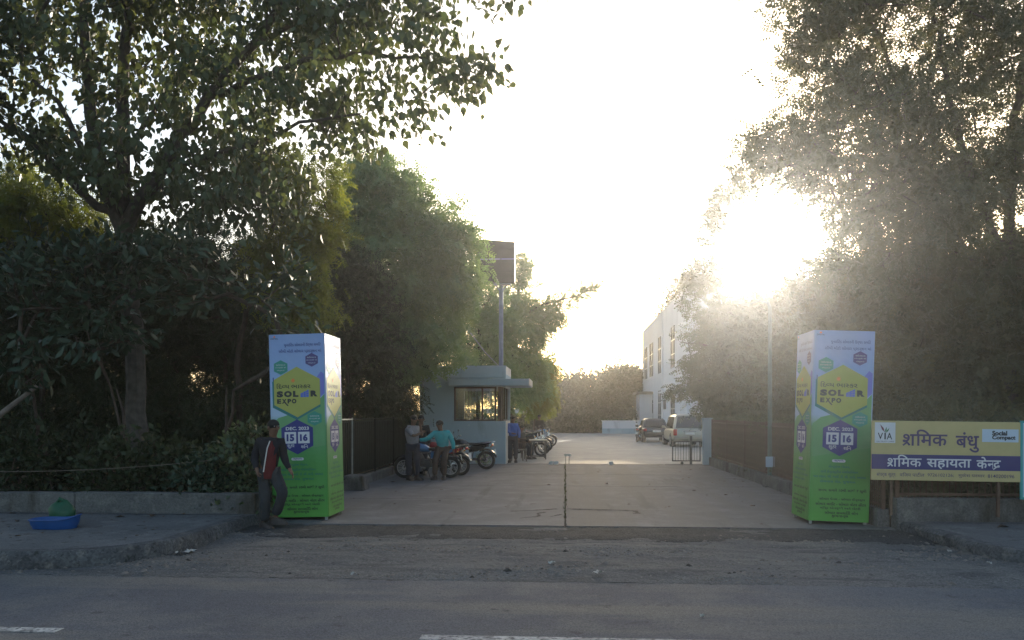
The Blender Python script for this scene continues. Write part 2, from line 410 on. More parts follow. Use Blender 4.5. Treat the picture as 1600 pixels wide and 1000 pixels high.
# driveway: concrete slabs with open joints, each slab a piece of the driveway
drv = thing('driveway', None, None); drv['kind'] = 'structure'
base = MB(); base.b2((-5.2, 13.06, -.01), (5.2, 28.7, .03)); base.build('slab_bed', M['soil'], drv)
rows = [13.03, 16.4, 20.2, 24.0, 28.72]
r2 = random.Random(3)
for k in range(4):
    for sx in (-1, 1):
        x0, x1 = (-5.2, -.014) if sx < 0 else (.014, 5.2)
        y0, y1 = rows[k] + .012, rows[k + 1] - .012
        n = 16; mb = MB()
        top = []
        inner = [( -.014 if sx < 0 else .014) + r2.uniform(-.011, .011) for _ in range(n + 1)]
        outer = -5.2 if sx < 0 else 5.2
        ring = []
        for i in range(n + 1): ring.append((inner[i], y0 + (y1 - y0) * i / n))
        for i in range(6): ring.append((inner[n] + (outer - inner[n]) * (i + 1) / 6, y1 + r2.uniform(-.006, .006)))
        for i in range(6): ring.append((outer + (inner[0] - outer) * i / 6, y0 + r2.uniform(-.010, .006)))
        mb.prism(ring, 2, -.005, .068 + r2.uniform(-.003, .003))
        mb.build('concrete_slab', M['concrete'], drv)
# cracks run across the slabs as thin dark fillings
ck = MB()
def crack(pts, w0=.075):
    rr = random.Random(len(pts) * 7 + int(pts[0][0] * 10)); P = []
    for a, b in zip(pts[:-1], pts[1:]):
        n = max(2, int(math.dist(a, b) / .09))
        for i in range(n):
            t = i / n; P.append((a[0] + (b[0] - a[0]) * t + rr.uniform(-.025, .025), a[1] + (b[1] - a[1]) * t + rr.uniform(-.025, .025)))
    for i in range(len(P) - 1):
        a, b = Vector(P[i]), Vector(P[i + 1]); d = (b - a).normalized(); nn = Vector((-d.y, d.x)) * w0 * rr.uniform(.35, 1)
        ck.add([(*(a + nn), .0735), (*(a - nn), .0735), (*(b - nn), .0735), (*(b + nn), .0735)], [(0, 1, 2, 3)])
crack([(-1.0, 14.9), (-.55, 15.05), (-.05, 15.4)]); crack([(.05, 15.35), (.6, 15.2), (1.3, 15.15), (1.32, 14.6)])
crack([(-.8, 13.9), (-.45, 14.2), (-.5, 14.6), (-.3, 14.9)], .055); crack([(-.05, 14.5), (-.3, 14.1)], .05)
crack([(-4.6, 16.9), (-3.2, 17.0), (-2.1, 16.9)], .035)
ck.build('crack', M['clod'], drv)['kind'] = 'stuff'
# grass in the centre joint
def tuft_mesh(points, h, n, seed):
    rr = random.Random(seed); mb = MB()
    for (x, y, z) in points:
        for _ in range(n):
            a = rr.uniform(0, 6.28); l = h * rr.uniform(.4, 1.2); dx, dy = math.cos(a), math.sin(a); b = rr.uniform(.2, .9)
            px, py = x + rr.uniform(-.02, .02), y + rr.uniform(-.04, .04); ww = .004
            p0 = (px - dy * ww, py + dx * ww, z); p1 = (px + dy * ww, py - dx * ww, z)
            m0 = (px + dx * l * b * .4 - dy * ww * .7, py + dy * l * b * .4 + dx * ww * .7, z + l * .6); m1 = (px + dx * l * b * .4 + dy * ww * .7, py + dy * l * b * .4 - dx * ww * .7, z + l * .6)
            mb.add([p0, p1, m1, m0, (px + dx * l * b, py + dy * l * b, z + l * .9)], [(0, 1, 2, 3), (3, 2, 4)])
    return mb
rr = random.Random(5)
tp = [(rr.uniform(-.02, .02), y + rr.uniform(-.1, .1), .05) for y in np.arange(13.3, 28.4, .13) if rr.random() < .55]
o = tuft_mesh(tp, .075, 6, 1).build('joint_grass', M['grass']); tag(o, 'dry grass sprouting from the centre joint of the driveway', 'grass', None, 'stuff')

# yard beyond the gate
yd = sheet('yard', [(-6.5, 29.1), (9.6, 29.1), (16, 36), (16, 74), (-16, 74), (-16, 36)], .035, M['yard'])
sheet('gate_ramp_sheen', [(-.2, 29.15), (3.0, 29.15), (2.3, 31.4), (-.1, 31.4)], .042, M['ramp_sheen'])  # paler patch where the sheen of grazing sun is painted on the ground
sheet('side_yard', [(8.0, 13.2), (60, 13.2), (60, 29.0), (8.0, 29.0)], -.004, M['soil'])

# ------------------------------------------------------------------ pavements and low walls at the roadside
def rounded(ctrl, n=8):
    out = []
    N = len(ctrl)
    for i, p in enumerate(ctrl):
        if len(p) == 2: out.append(p); continue
        p = list(p); r = p[2]; P = Vector(p[:2]); A = Vector(ctrl[i - 1][:2]); B = Vector(ctrl[(i + 1) % N][:2])
        a = P + (A - P).normalized() * r; b = P + (B - P).normalized() * r
        for k in range(n + 1):
            t = k / n; q = a * (1 - t) ** 2 + P * 2 * t * (1 - t) + b * t * t; out.append((q.x, q.y))
    return out
def pavement(name, poly, h, kerb_w, seed):
    root = thing(name, None, None); root['kind'] = 'structure'
    rr = random.Random(seed); dense = []
    for a, b in zip(poly, poly[1:] + poly[:1]):
        n = max(1, int(math.dist(a, b) / .35))
        for i in range(n): dense.append((a[0] + (b[0] - a[0]) * i / n + rr.uniform(-.02, .02), a[1] + (b[1] - a[1]) * i / n + rr.uniform(-.02, .02)))
    cx = sum(p[0] for p in dense) / len(dense); cy = sum(p[1] for p in dense) / len(dense)
    ins = []
    n = len(dense)
    for i, p in enumerate(dense):
        d = Vector(dense[(i + 1) % n]) - Vector(dense[i - 1]); d.normalize(); nn = Vector((-d.y, d.x))
        if nn.dot(Vector((cx, cy)) - Vector(p)) < 0: nn = -nn
        ins.append((p[0] + nn.x * kerb_w, p[1] + nn.y * kerb_w))
    k = MB()
    r0 = [(x + rr.uniform(-.02, .02), y + rr.uniform(-.03, .03), -.01) for x, y in dense]; 
    r1 = [(x, y, h * .72 + rr.uniform(-.015, .015)) for x, y in dense]
    r1b = [(x * .8 + a * .2, y * .8 + b * .2, h + rr.uniform(-.012, .006)) for (x, y), (a, b) in zip(dense, ins)]
    r2_ = [(x, y, h) for x, y in ins]
    k.loft([r0, r1, r1b, r2_], cap=False); k.build('kerb', M['kerb'], root, True)
    t = MB(); t.add([(x, y, h - .004) for x, y in ins], [tuple(range(n))]); t.build('pavement_top', M['pavement'], root)
    return root
left_poly = rounded([(-5.1, 13.0), (-5.15, 9.25, 1.5), (-30, 9.0), (-30, 13.0)])
pavement('pavement', left_poly, .23, .2, 2)
right_poly = rounded([(5.25, 13.0), (30, 13.0), (30, 9.75), (5.4, 9.9, 1.3)])
pavement('pavement', right_poly, .2, .2, 4)
# rubble slope where the right pavement crumbles into the shoulder
def low_wall(name, label, x0, x1, y0, y1, h, seg, m):
    root = thing(name, label, 'wall', ((x0 + x1) / 2, (y0 + y1) / 2, 0))
    rr = random.Random(int(x0 * 10)); horiz = abs(x1 - x0) > abs(y1 - y0)
    L = (x1 - x0) if horiz else (y1 - y0); n = max(1, round(L / seg))
    for i in range(n):
        a = -L / 2 + L * i / n + .004; b = -L / 2 + L * (i + 1) / n - .004; hh = h + rr.uniform(-.008, .008)
        mb = MB(); t = (abs(y1 - y0) if horiz else abs(x1 - x0)) / 2 + rr.uniform(-.004, .004)
        if horiz: mb.b2((a, -t, -.05), (b, t, hh), .015)
        else: mb.b2((-t, a, -.05), (t, b, hh), .015)
        mb.build('wall_section', m, root)
    return root
low_wall('low_wall', 'low grey roadside wall behind the left pavement, dark shrubs above it', -30, -5.12, 13.0, 13.25, .56, 3.1, M['wall_grey'])
low_wall('low_wall', 'low grey roadside wall under the yellow and blue sign', 5.2, 30, 13.0, 13.25, .55, 3.1, M['wall_grey'])
low_wall('fence_plinth', 'low concrete plinth along the right edge of the driveway', 5.0, 5.2, 13.26, 28.4, .36, 2.5, M['wall_grey'])
low_wall('fence_plinth', 'low concrete plinth under the green fence panels', -5.3, -5.1, 19.2, 28.8, .3, 2.4, M['wall_grey'])
p = MB(); p.b2((-.32, -.3, -.02), (.32, .3, .42), .03)
tag(p.build('concrete_block', M['wall_grey']), 'rough concrete block beside the green fence, just behind the left advertising tower', 'concrete block').location = (-5.05, 18.9, 0)

# ------------------------------------------------------------------ text
TX = {}
def text2d(s, bold=0.0):
    key = (s, bold)
    if key in TX: return TX[key]
    c = bpy.data.curves.new('t', 'FONT'); c.body = s; c.size = 1; c.offset = bold; c.resolution_u = 3
    o = bpy.data.objects.new('t', c); C.objects.link(o)
    me = bpy.data.meshes.new_from_object(o)
    bpy.data.objects.remove(o); bpy.data.curves.remove(c)
    v = [(q.co.x, q.co.y) for q in me.vertices]; f = [tuple(p.vertices) for p in me.polygons]
    bpy.data.meshes.remove(me)
    # islands, each lifted a hair so that overlapping strokes never share a plane
    par = list(range(len(v)))
    def find(a):
        while par[a] != a: par[a] = par[par[a]]; a = par[a]
        return a
    for q in f:
        for a in q[1:]: par[find(a)] = find(q[0])
    ids = {}; isl = []
    for i in range(len(v)): isl.append(ids.setdefault(find(i), len(ids)) % 4)
    TX[key] = (v, f, isl); return TX[key]
def clip_right(data, frac):
    v, f, isl = data
    xs = [p[0] for p in v]; cut = min(xs) + (max(xs) - min(xs)) * frac
    bm = bmesh.new(); vs = [bm.verts.new((p[0], p[1], isl[i] * .1)) for i, p in enumerate(v)]
    for q in f:
        try: bm.faces.new([vs[i] for i in q])
        except ValueError: pass
    bmesh.ops.bisect_plane(bm, geom=bm.verts[:] + bm.edges[:] + bm.faces[:], plane_co=(cut, 0, 0), plane_no=(1, 0, 0), clear_outer=True)
    bm.verts.index_update(); nv = [(q.co.x, q.co.y) for q in bm.verts]; ni = [int(round(q.co.z * 10)) for q in bm.verts]; nf = [tuple(q.index for q in fa.verts) for fa in bm.faces]
    bm.free(); return nv, nf, ni
def stroke2d(pts, wd, layer=3):
    v = []; f = []
    for i, p in enumerate(pts):
        a = Vector(pts[max(0, i - 1)]); b = Vector(pts[min(len(pts) - 1, i + 1)]); d = (b - a).normalized(); n = Vector((-d.y, d.x)) * wd / 2
        v += [(p[0] + n.x, p[1] + n.y), (p[0] - n.x, p[1] - n.y)]
    for i in range(len(pts) - 1): f.append((2 * i, 2 * i + 1, 2 * i + 3, 2 * i + 2))
    return v, f, [layer] * len(v)
def join2d(parts):
    V, Fc, I = [], [], []
    for (v, f, i), dx in parts:
        o = len(V); V += [(a + dx, b) for a, b in v]; Fc += [tuple(k + o for k in q) for q in f]; I += list(i)
    return V, Fc, I
def bbox2(d): 
    xs = [p[0] for p in d[0]]; ys = [p[1] for p in d[0]]; return min(xs), min(ys), max(xs), max(ys)
def word(tokens, bold=0.0):
    """tokens: strings, 'SHRA' (sha-ra conjunct), '~x' (half form: stem cut off), 'DRA' (da with ra stroke)"""
    parts = []; x = 0
    for i, t in enumerate(tokens):
        if t == ' ': x += .28; continue
        if t == 'SHRA':
            d = text2d('श', bold); b = bbox2(d); wd = b[2] - b[0]
            d = join2d([(d, 0), (stroke2d([(b[0] + wd * .40, .20), (b[0] + wd * .20, .10), (b[0] + wd * .02, -.0)], .075 + bold), 0)])
        elif t == 'DRA':
            d = text2d('द', bold); b = bbox2(d); wd = b[2] - b[0]
            d = join2d([(d, 0), (stroke2d([(b[0] + wd * .60, .14), (b[0] + wd * .30, .04), (b[0] + wd * .02, -.09)], .07 + bold), 0)])
        elif t[0] == '~': d = clip_right(text2d(t[1:], bold), .70)
        else: d = text2d(t, bold)
        b = bbox2(d); parts.append((d, x - b[0])); x += b[2] - b[0] - .012
        if t[0] == '~' and '\u0a80' <= t[1] <= '\u0aff': x += .02
    return join2d(parts)

class Print:
    """flat print on a face: local x right, z up, facing -y; depth in mm grows out of the face"""
    def __init__(self): self.mb = {}
    def layer(self, key): return self.mb.setdefault(key, MB())
    def put(self, key, data, x0, z0, x1, z1, d):
        b = bbox2(data); sx = (x1 - x0) / max(1e-6, b[2] - b[0]); sz = (z1 - z0) / max(1e-6, b[3] - b[1])
        self.layer(key).add([(x0 + (p[0] - b[0]) * sx, -d - .0007 * data[2][i], z0 + (p[1] - b[1]) * sz) for i, p in enumerate(data[0])], data[1])
    def poly(self, key, pts, d):
        n = len(pts); self.layer(key).add([(x, -d, z) for x, z in pts], [tuple(range(n))])
    def letters(self, key, data, x0, z0, x1, z1, d):
        """every separate character becomes its own part"""
        v, f, isl = data; par = list(range(len(v)))
        def find(a):
            while par[a] != a: par[a] = par[par[a]]; a = par[a]
            return a
        for q in f:
            for a in q[1:]: par[find(a)] = find(q[0])
        b = bbox2(data); sx = (x1 - x0) / max(1e-6, b[2] - b[0]); sz = (z1 - z0) / max(1e-6, b[3] - b[1]); gr = {}
        for q in f: gr.setdefault(find(q[0]), []).append(q)
        for k, fs in gr.items():
            used = sorted({i for q in fs for i in q}); ix = {a: i for i, a in enumerate(used)}
            self.layer(f'{key}|{len(self.mb)}').add([(x0 + (v[a][0] - b[0]) * sx, -d - .0007 * isl[a], z0 + (v[a][1] - b[1]) * sz) for a in used], [tuple(ix[i] for i in q) for q in fs])
    def hexa(self, key, cx, cz, hw, hh, d, side=.52):
        self.poly(key, [(cx, cz + hh), (cx + hw, cz + hh * side), (cx + hw, cz - hh * side), (cx, cz - hh), (cx - hw, cz - hh * side), (cx - hw, cz + hh * side)], d)
    def rect(self, key, x0, z0, x1, z1, d): self.poly(key, [(x0, z0), (x1, z0), (x1, z1), (x0, z1)], d)

def flat(name, c, rough=.5): M[name] = mat(name, c, rough, .04, 6); return M[name]
flat('p_yellow', (.36, .37, .085)); flat('p_navy', (.024, .03, .19)); flat('p_ink', (.02, .025, .03)); flat('p_darkblue', (.03, .06, .24))
flat('p_white', (.58, .60, .64)); flat('p_hexgreen', (.03, .25, .20)); flat('p_hexplum', (.07, .06, .20)); flat('p_green2', (.12, .31, .13))
flat('p_orange', (.75, .22, .05)); flat('p_teal', (.02, .16, .16)); flat('p_violet', (.16, .18, .55)); flat('p_bluepanel', (.08, .14, .55))
flat('p_signyellow', (.46, .38, .18)); flat('p_signblue', (.035, .037, .15)); flat('p_signink', (.07, .05, .13)); flat('p_tealedge', (.05, .30, .30))
flat('p_paleblue', (.45, .55, .66)); flat('p_maroon', (.16, .04, .06)); flat('p_leafgreen', (.05, .16, .07))
def gradient_mat():
    m = bpy.data.materials.new('poster'); m.use_nodes = True; t = m.node_tree; b = t.nodes['Principled BSDF']; b.inputs['Roughness'].default_value = .45
    tc = t.nodes.new('ShaderNodeTexCoord'); sx = t.nodes.new('ShaderNodeSeparateXYZ'); t.links.new(tc.outputs['Object'], sx.inputs[0])
    mr = t.nodes.new('ShaderNodeMapRange'); mr.inputs[1].default_value = 0; mr.inputs[2].default_value = 3.2; t.links.new(sx.outputs[2], mr.inputs[0])
    r = t.nodes.new('ShaderNodeValToRGB'); t.links.new(mr.outputs[0], r.inputs[0]); e = r.color_ramp.elements
    e[0].position = 0; e[0].color = (.09, .36, .05, 1); e[1].position = .30; e[1].color = (.08, .32, .075, 1)
    for p, c in ((.50, (.10, .32, .13, 1)), (.56, (.37, .50, .68, 1)), (.72, (.26, .41, .70, 1)), (1.0, (.22, .34, .62, 1))):
        n = e.new(p); n.color = c
    n = t.nodes.new('ShaderNodeTexNoise'); n.inputs['Scale'].default_value = 1.3; t.links.new(tc.outputs['Object'], n.inputs['Vector'])
    mx = t.nodes.new('ShaderNodeMix'); mx.data_type = 'RGBA'; mx.blend_type = 'MULTIPLY'; mx.inputs['Factor'].default_value = .18
    t.links.new(r.outputs[0], mx.inputs['A']); t.links.new(n.outputs['Color'], mx.inputs['B'])
    t.links.new(mx.outputs['Result'], b.inputs['Base Color'])
    n3 = t.nodes.new('ShaderNodeTexNoise'); n3.inputs['Scale'].default_value = 2.2; n3.inputs['Detail'].default_value = 3; t.links.new(tc.outputs['Object'], n3.inputs['Vector'])
    bp = t.nodes.new('ShaderNodeBump'); bp.inputs['Strength'].default_value = .6; bp.inputs['Distance'].default_value = .05; t.links.new(n3.outputs['Fac'], bp.inputs['Height']); t.links.new(bp.outputs['Normal'], b.inputs['Normal']); return m
M['poster'] = gradient_mat()

TW, TH = .95, 3.18
def make_tower_prints():
    P = Print(); w = TW
    X = lambda u: (u - .5) * w
    Z = lambda py: (820 - py) / 299 * TH
    def line(key, s, u0, u1, py, h, d=.006, bold=.012):
        dd = s if not isinstance(s, str) else text2d(s, bold)
        (P.letters if key.endswith('letter') else P.put)(key, dd, X(u0), Z(py + h / 2), X(u1), Z(py - h / 2), d)
    # green wave over the sky-blue upper part
    e = .012
    P.poly('p_green2', [(X(e), Z(716)), (X(1 - e), Z(700)), (X(1 - e), Z(618)), (X(.88), Z(628)), (X(.7), Z(641)), (X(.5), Z(648)), (X(.3), Z(651)), (X(.14), Z(655)), (X(e), Z(665))], .0015)
    P.poly('p_violet', [(X(.86), Z(627)), (X(1 - e), Z(617)), (X(1 - e), Z(586)), (X(.93), Z(582)), (X(.86), Z(590))], .002)
    P.rect('p_navy|side_bar', X(.05), Z(618), X(.065), Z(590), .002)
    # header
    line('p_darkblue', word(['યુનાઈટેડ સોલારની ઉર્જા સમિટ'], .012), .27, .94, 538.5, 7)
    line('p_darkblue', word(['સૌથી મોટો સોલાર પ્રદર્શન માં'], .012), .17, .95, 548.5, 7)
    line('p_ink', text2d('DIVYA', .01), .03, .16, 528, 2.4); P.hexa('p_orange|corner_emblem', X(.095), Z(524.8), .016, .016, .006)
    # small badges
    P.hexa('p_hexgreen', X(.20), Z(574), .118, .125, .003); P.hexa('p_hexplum', X(.77), Z(563), .108, .118, .003); P.hexa('p_hexgreen|round_badge', X(.80), Z(657), .122, .125, .0062)
    for cx, cz, col in ((.20, 574, 'p_white'), (.77, 563, 'p_paleblue'), (.80, 657, 'p_white')):
        for k, s in enumerate(('સોલાર', 'એનર્જી શો', 'એક્સપો')):
            line(col, s, cx - (.085, .10, .07)[k], cx + (.085, .10, .07)[k], cz - 4.2 + k * 4.6, 2.6, .0075, .004)
    # big yellow hexagon with its dark shadow
    P.hexa('p_teal|logo_shadow', X(.475), Z(617.5), .415, .440, .003, .50); P.hexa('p_yellow', X(.49), Z(614), .400, .432, .0045, .50)
    for a in range(10):
        t = a * math.pi / 5; cx, cz = X(.42), Z(595.5)
        P.poly('p_orange|sun_emblem', [(cx + .018 * math.cos(t - .5), cz + .018 * math.sin(t - .5)), (cx + .042 * math.cos(t), cz + .042 * math.sin(t)), (cx + .018 * math.cos(t + .5), cz + .018 * math.sin(t + .5))], .0068)
    P.poly('p_orange|sun_emblem', [(X(.42) + .022 * math.cos(k * .524), Z(595.5) + .022 * math.sin(k * .524)) for k in range(12)], .0075)
    line('p_ink|title_letter', word(['િદ', '~વ', 'ય', ' ', 'ભા', '~સ', 'કર'], .012), .12, .74, 604, 8.5, .0065)
    line('p_ink|logo_letter', text2d('S', .075), .115, .235, 617, 10, .0065); line('p_ink|logo_letter', text2d('O', .075), .25, .395, 617, 10, .0065); line('p_ink|logo_letter', text2d('L', .075), .415, .515, 617, 9.8, .0065); line('p_ink|logo_letter', text2d('R', .075), .735, .865, 617, 9.8, .0065)
    # the A drawn as a fan of solar cells
    for i in range(3):
        for j in range(3):
            q = lambda a, b: (X(.55 + .155 * a), Z(622.5 - 12.5 * (b * (.45 + .55 * a) + .0)))
            g = .05; P.poly(f'p_bluepanel|solar_cell|{i}{j}', [q(i / 3 + g / 3, j / 3 + g / 3), q((i + 1) / 3 - g / 3, j / 3 + g / 3), q((i + 1) / 3 - g / 3, (j + 1) / 3 - g / 3), q(i / 3 + g / 3, (j + 1) / 3 - g / 3)], .0068)
    line('p_ink|logo_letter', text2d('E', .06), .12, .195, 628.5, 7.4, .0065); line('p_ink|logo_letter', text2d('X', .06), .21, .295, 628.5, 7.4, .0065); line('p_ink|logo_letter', text2d('P', .06), .312, .38, 628.5, 7.4, .0065); line('p_ink|logo_letter', text2d('O', .06), .39, .475, 628.5, 7.6, .0065)
    v = stroke2d([(0, 1), (.6, .35), (1, 0)], .34); P.put('p_ink|swash', v, X(.25), Z(636.5), X(.33), Z(629), .0066)
    # date hexagon
    P.hexa('p_navy', X(.475), Z(686), .275, .298, .005, .52)
    line('p_white', text2d('DEC. 2023', .03), .27, .69, 672.5, 5.4, .0075)
    for a, b, s in ((.245, .455, '15'), (.49, .70, '16')):
        P.rect('p_white|date_tile|' + s, X(a), Z(696.5), X(b), Z(678), .0065); line('p_navy|numeral_letter', text2d(s, .055), a + .035, b - .035, 687.2, 11.5, .0085)
    line('p_white', word(['શુ', '~ક', 'ર'], .01), .29, .42, 701, 6.5, .0075); line('p_white', word(['શ', 'િન'], .01), .54, .67, 701, 6.5, .0075)
    # venue and small print
    pill = [(X(.47) + (.085 if c > 0 else -.085) + .024 * math.cos(t), Z(721.5) + .024 * math.sin(t)) for c, ts in ((1, np.linspace(-1.57, 1.57, 6)), (-1, np.linspace(1.57, 4.71, 6))) for t in ts]
    P.poly('p_white|venue_pill', pill, .003); line('p_darkblue', 'સ્થળ', .39, .55, 721.5, 3.6, .005)
    for s, a, b, py in (('સેન્ટ્રલ મેદાન,', .30, .66, 730.5), ('વાપી ઈન્ડસ્ટ્રીઝ એસોસિએશન', .17, .80, 738.5), ('ચાર રસ્તા, જી. આઈ. ડી. સી. વાપી, વલસાડ', .05, .93, 746), ('સેલવાસ રોડ, ગુજરાત', .16, .76, 753.5)):
        line('p_teal', s, a, b, py, 5.6)
    line('p_ink', 'સમય: સવારે 10થી સાંજે 7 સુધી', .14, .95, 767, 6, bold=.018)
    for s, a, b, py in (('સોલાર પેનલ - સોલાર ઈન્વર્ટર', .16, .93, 780.5), ('સોલાર લાઈટ - સોલાર વોટર હીટર', .10, .95, 787.6), ('વિન્ડ એનર્જી અને બેટરી', .18, .86, 794.4), ('સોલાર સબસિડી લોન', .26, .82, 801), ('ફાયનાન્સ', .38, .66, 807)):
        line('p_ink', s, a, b, py, 5.0, bold=.02)
    return P
def make_tower(label, loc, lean, group):
    t = thing('advertising_tower', label, 'advertising tower', loc, 0, group); t.rotation_euler = (0, lean, 0)
    return t
TP = make_tower_prints()
def pname(k, table):
    b = k.split('|'); n = b[1] if len(b) > 1 else table[b[0]]; return n.replace('numeral_letter', 'numeral')
def pkind(o, n):
    if n.endswith('lettering') or n in ('sun_emblem',): o['kind'] = 'stuff'
TPM = {k: mb.mesh('print', M[k.split('|')[0]]) for k, mb in TP.mb.items()}
PNAME = {'p_yellow': 'hexagon_logo', 'p_navy': 'date_badge', 'p_ink': 'black_lettering', 'p_darkblue': 'blue_lettering', 'p_white': 'white_lettering', 'p_hexgreen': 'green_badge', 'p_hexplum': 'plum_badge',
         'p_green2': 'green_wave', 'p_orange': 'sun_emblem', 'p_teal': 'small_lettering', 'p_violet': 'violet_patch', 'p_bluepanel': 'solar_cell_emblem', 'p_paleblue': 'badge_lettering'}
pm = MB(); pm.b2((-TW / 2, -.012, .055), (TW / 2, 0, TH), .003); panel_me = pm.mesh('poster_panel', M['poster'])
lm_ = MB(); lm_.b2((-.022, -.022, 0), (.022, .022, TH - .03)); leg_me = lm_.mesh('corner_post', M['framelight'])
tm = MB(); tm.b2((-TW / 2 + .014, -TW / 2 + .014, TH - .03), (TW / 2 - .014, TW / 2 - .014, TH - .008)); top_me = tm.mesh('top_cover', M['p_white'])
gT = 'advertising towers either side of the gate'
for label, loc, lean in (('green and blue solar expo advertising tower left of the driveway, beside the walking man', (-4.50, 13.93, .065), -.024),
                         ('green and blue solar expo advertising tower right of the driveway, next to the yellow sign', (4.46, 13.96, .065), .033)):
    t = make_tower(label, loc, lean, gT)
    for k in range(4):
        a = k * math.pi / 2; pn = link('poster_panel', panel_me, t); pn.rotation_euler = (0, 0, a)
        pn.location = (math.sin(a) * (TW / 2 - .0), -math.cos(a) * (TW / 2 - .0), 0)
        for key, me in TPM.items():
            q = link(pname(key, PNAME), me, pn); q.location = (0, -.012, 0); pkind(q, pname(key, PNAME))
    for sx in (-1, 1):
        for sy in (-1, 1):
            l = link('corner_post', leg_me, t); l.location = (sx * (TW / 2 - .04), sy * (TW / 2 - .04), 0)
    link('top_cover', top_me, t)

# ------------------------------------------------------------------ sign on the right wall
def via_sign():
    c = W(1478, 705, 12.35); wd, ht = 2.235, .915
    t = thing('notice_sign', 'long yellow sign with blue band and Hindi lettering above the right wall', 'sign', (c.x, c.y, c.z))
    t.rotation_euler = (0, R(.7), 0)
    mb = MB(); mb.b2((-wd / 2, -.015, -ht / 2), (wd / 2, .015, ht / 2), .003); mb.build('board', M['p_signyellow'], t)
    P = Print(); X = lambda u: -wd / 2 + u * wd; Z = lambda v: ht / 2 - v * ht
    P.rect('p_signblue', X(.001), Z(.815), X(.999), Z(.565), .002)
    P.rect('p_white|white_label', X(.02), Z(.375), X(.158), Z(.03), .002)
    P.rect('p_paleblue', X(.735), Z(.335), X(.975), Z(.12), .002)
    # VIA emblem: three leaves and serif letters
    for (ax, az, bx, bz, wdt) in ((.088, .20, .055, .06, .016), (.090, .21, .098, .10, .012), (.093, .21, .118, .12, .012)):
        a = Vector((X(ax), Z(az))); b = Vector((X(bx), Z(bz))); d = (b - a); n = Vector((-d.y, d.x)).normalized() * wdt
        P.poly('p_maroon|red_leaf_emblem' if bx < .06 else f'p_leafgreen|green_leaf_emblem|{bx}', [a, a + d * .45 + n, b, a + d * .5 - n], .004)
    for s, u0, u1 in (('V', .04, .075), ('I', .084, .094), ('A', .10, .137)): P.letters('p_ink|emblem_letter', text2d(s, .012), X(u0), Z(.315), X(u1), Z(.205), .004)
    P.put('p_ink', text2d('VIA TRUST CARES', 0), X(.03), Z(.36), X(.15), Z(.34), .004)
    P.letters('p_ink|label_letter', text2d('Social', .045), X(.800), Z(.225), X(.90), Z(.145), .004); P.letters('p_ink|label_letter', text2d('Compact', .045), X(.800), Z(.31), X(.955), Z(.222), .004)
    P.letters('p_signink|letter', word(['SHRA', 'िमक'], .016), X(.205), Z(.42), X(.505), Z(.14), .004)
    P.letters('p_signink|letter', word(['बंधु'], .016), X(.56), Z(.515), X(.715), Z(.175), .004)
    P.letters('p_white|letter', word(['SHRA', 'िमक'], .010), X(.105), Z(.775), X(.335), Z(.57), .004)
    P.letters('p_white|letter', word(['सहायता'], .018), X(.37), Z(.80), X(.665), Z(.63), .004)
    P.letters('p_white|letter', word(['के', '~न', 'DRA'], .018), X(.70), Z(.80), X(.86), Z(.585), .004)
    P.put('p_signink', text2d('संपर्क सूत्र:', .004), X(.035), Z(.955), X(.165), Z(.865), .004)
    P.put('p_signink', text2d('विजय पाटील', .004), X(.19), Z(.935), X(.355), Z(.865), .004)
    P.put('p_signink', text2d('9726102126;', .004), X(.375), Z(.935), X(.55), Z(.875), .004)
    P.put('p_signink', text2d('मुकेश परमार', .004), X(.58), Z(.945), X(.755), Z(.865), .004)
    P.put('p_signink', text2d('8140200196', .004), X(.775), Z(.935), X(.95), Z(.875), .004)
    nm = {'p_signblue': 'blue_band', 'p_white': 'white_lettering', 'p_paleblue': 'pale_label', 'p_maroon': 'red_leaf_emblem', 'p_leafgreen': 'green_leaf_emblem', 'p_ink': 'black_lettering', 'p_signink': 'dark_lettering'}
    for k, m_ in P.mb.items():
        q = m_.build(pname(k, nm), M[k.split('|')[0]], t); q.location = (0, -.015, 0); pkind(q, pname(k, nm))
    for x in (-.8, .8):
        b = MB(); b.b2((x - .02, .0151, -1.0), (x + .02, .06, ht / 2 - .05)); b.build('bracket', M['fencebrown'], t)
    c2 = W(1630, 719, 12.25)
    s = thing('notice_sign', 'pale sign with teal edge, cut off at the right of the picture', 'sign', (c2.x, c2.y, c2.z))
    mb = MB(); mb.b2((-.34, -.015, -.60), (.34, .015, .60), .003); mb.build('board', M['p_tealedge'], s)
    q = MB(); q.b2((-.305, -.018, -.565), (.305, -.0151, .565)); q.build('face', M['p_paleblue'], s)
    q = MB(); q.b2((-.29, -.0205, -.54), (-.283, -.0181, .54)); q.b2((.283, -.0205, -.54), (.29, -.0181, .54)); q.b2((-.283, -.0205, .533), (.283, -.0181, .54)); q.b2((-.283, -.0205, -.54), (.283, -.0181, -.533)); q.build('border_line', M['p_navy'], s)['kind'] = 'stuff'
    for x in (-.2, .2):
        b = MB(); b.b2((x - .02, .0151, -.75), (x + .02, .06, .5)); b.build('bracket', M['fencebrown'], s)
via_sign()

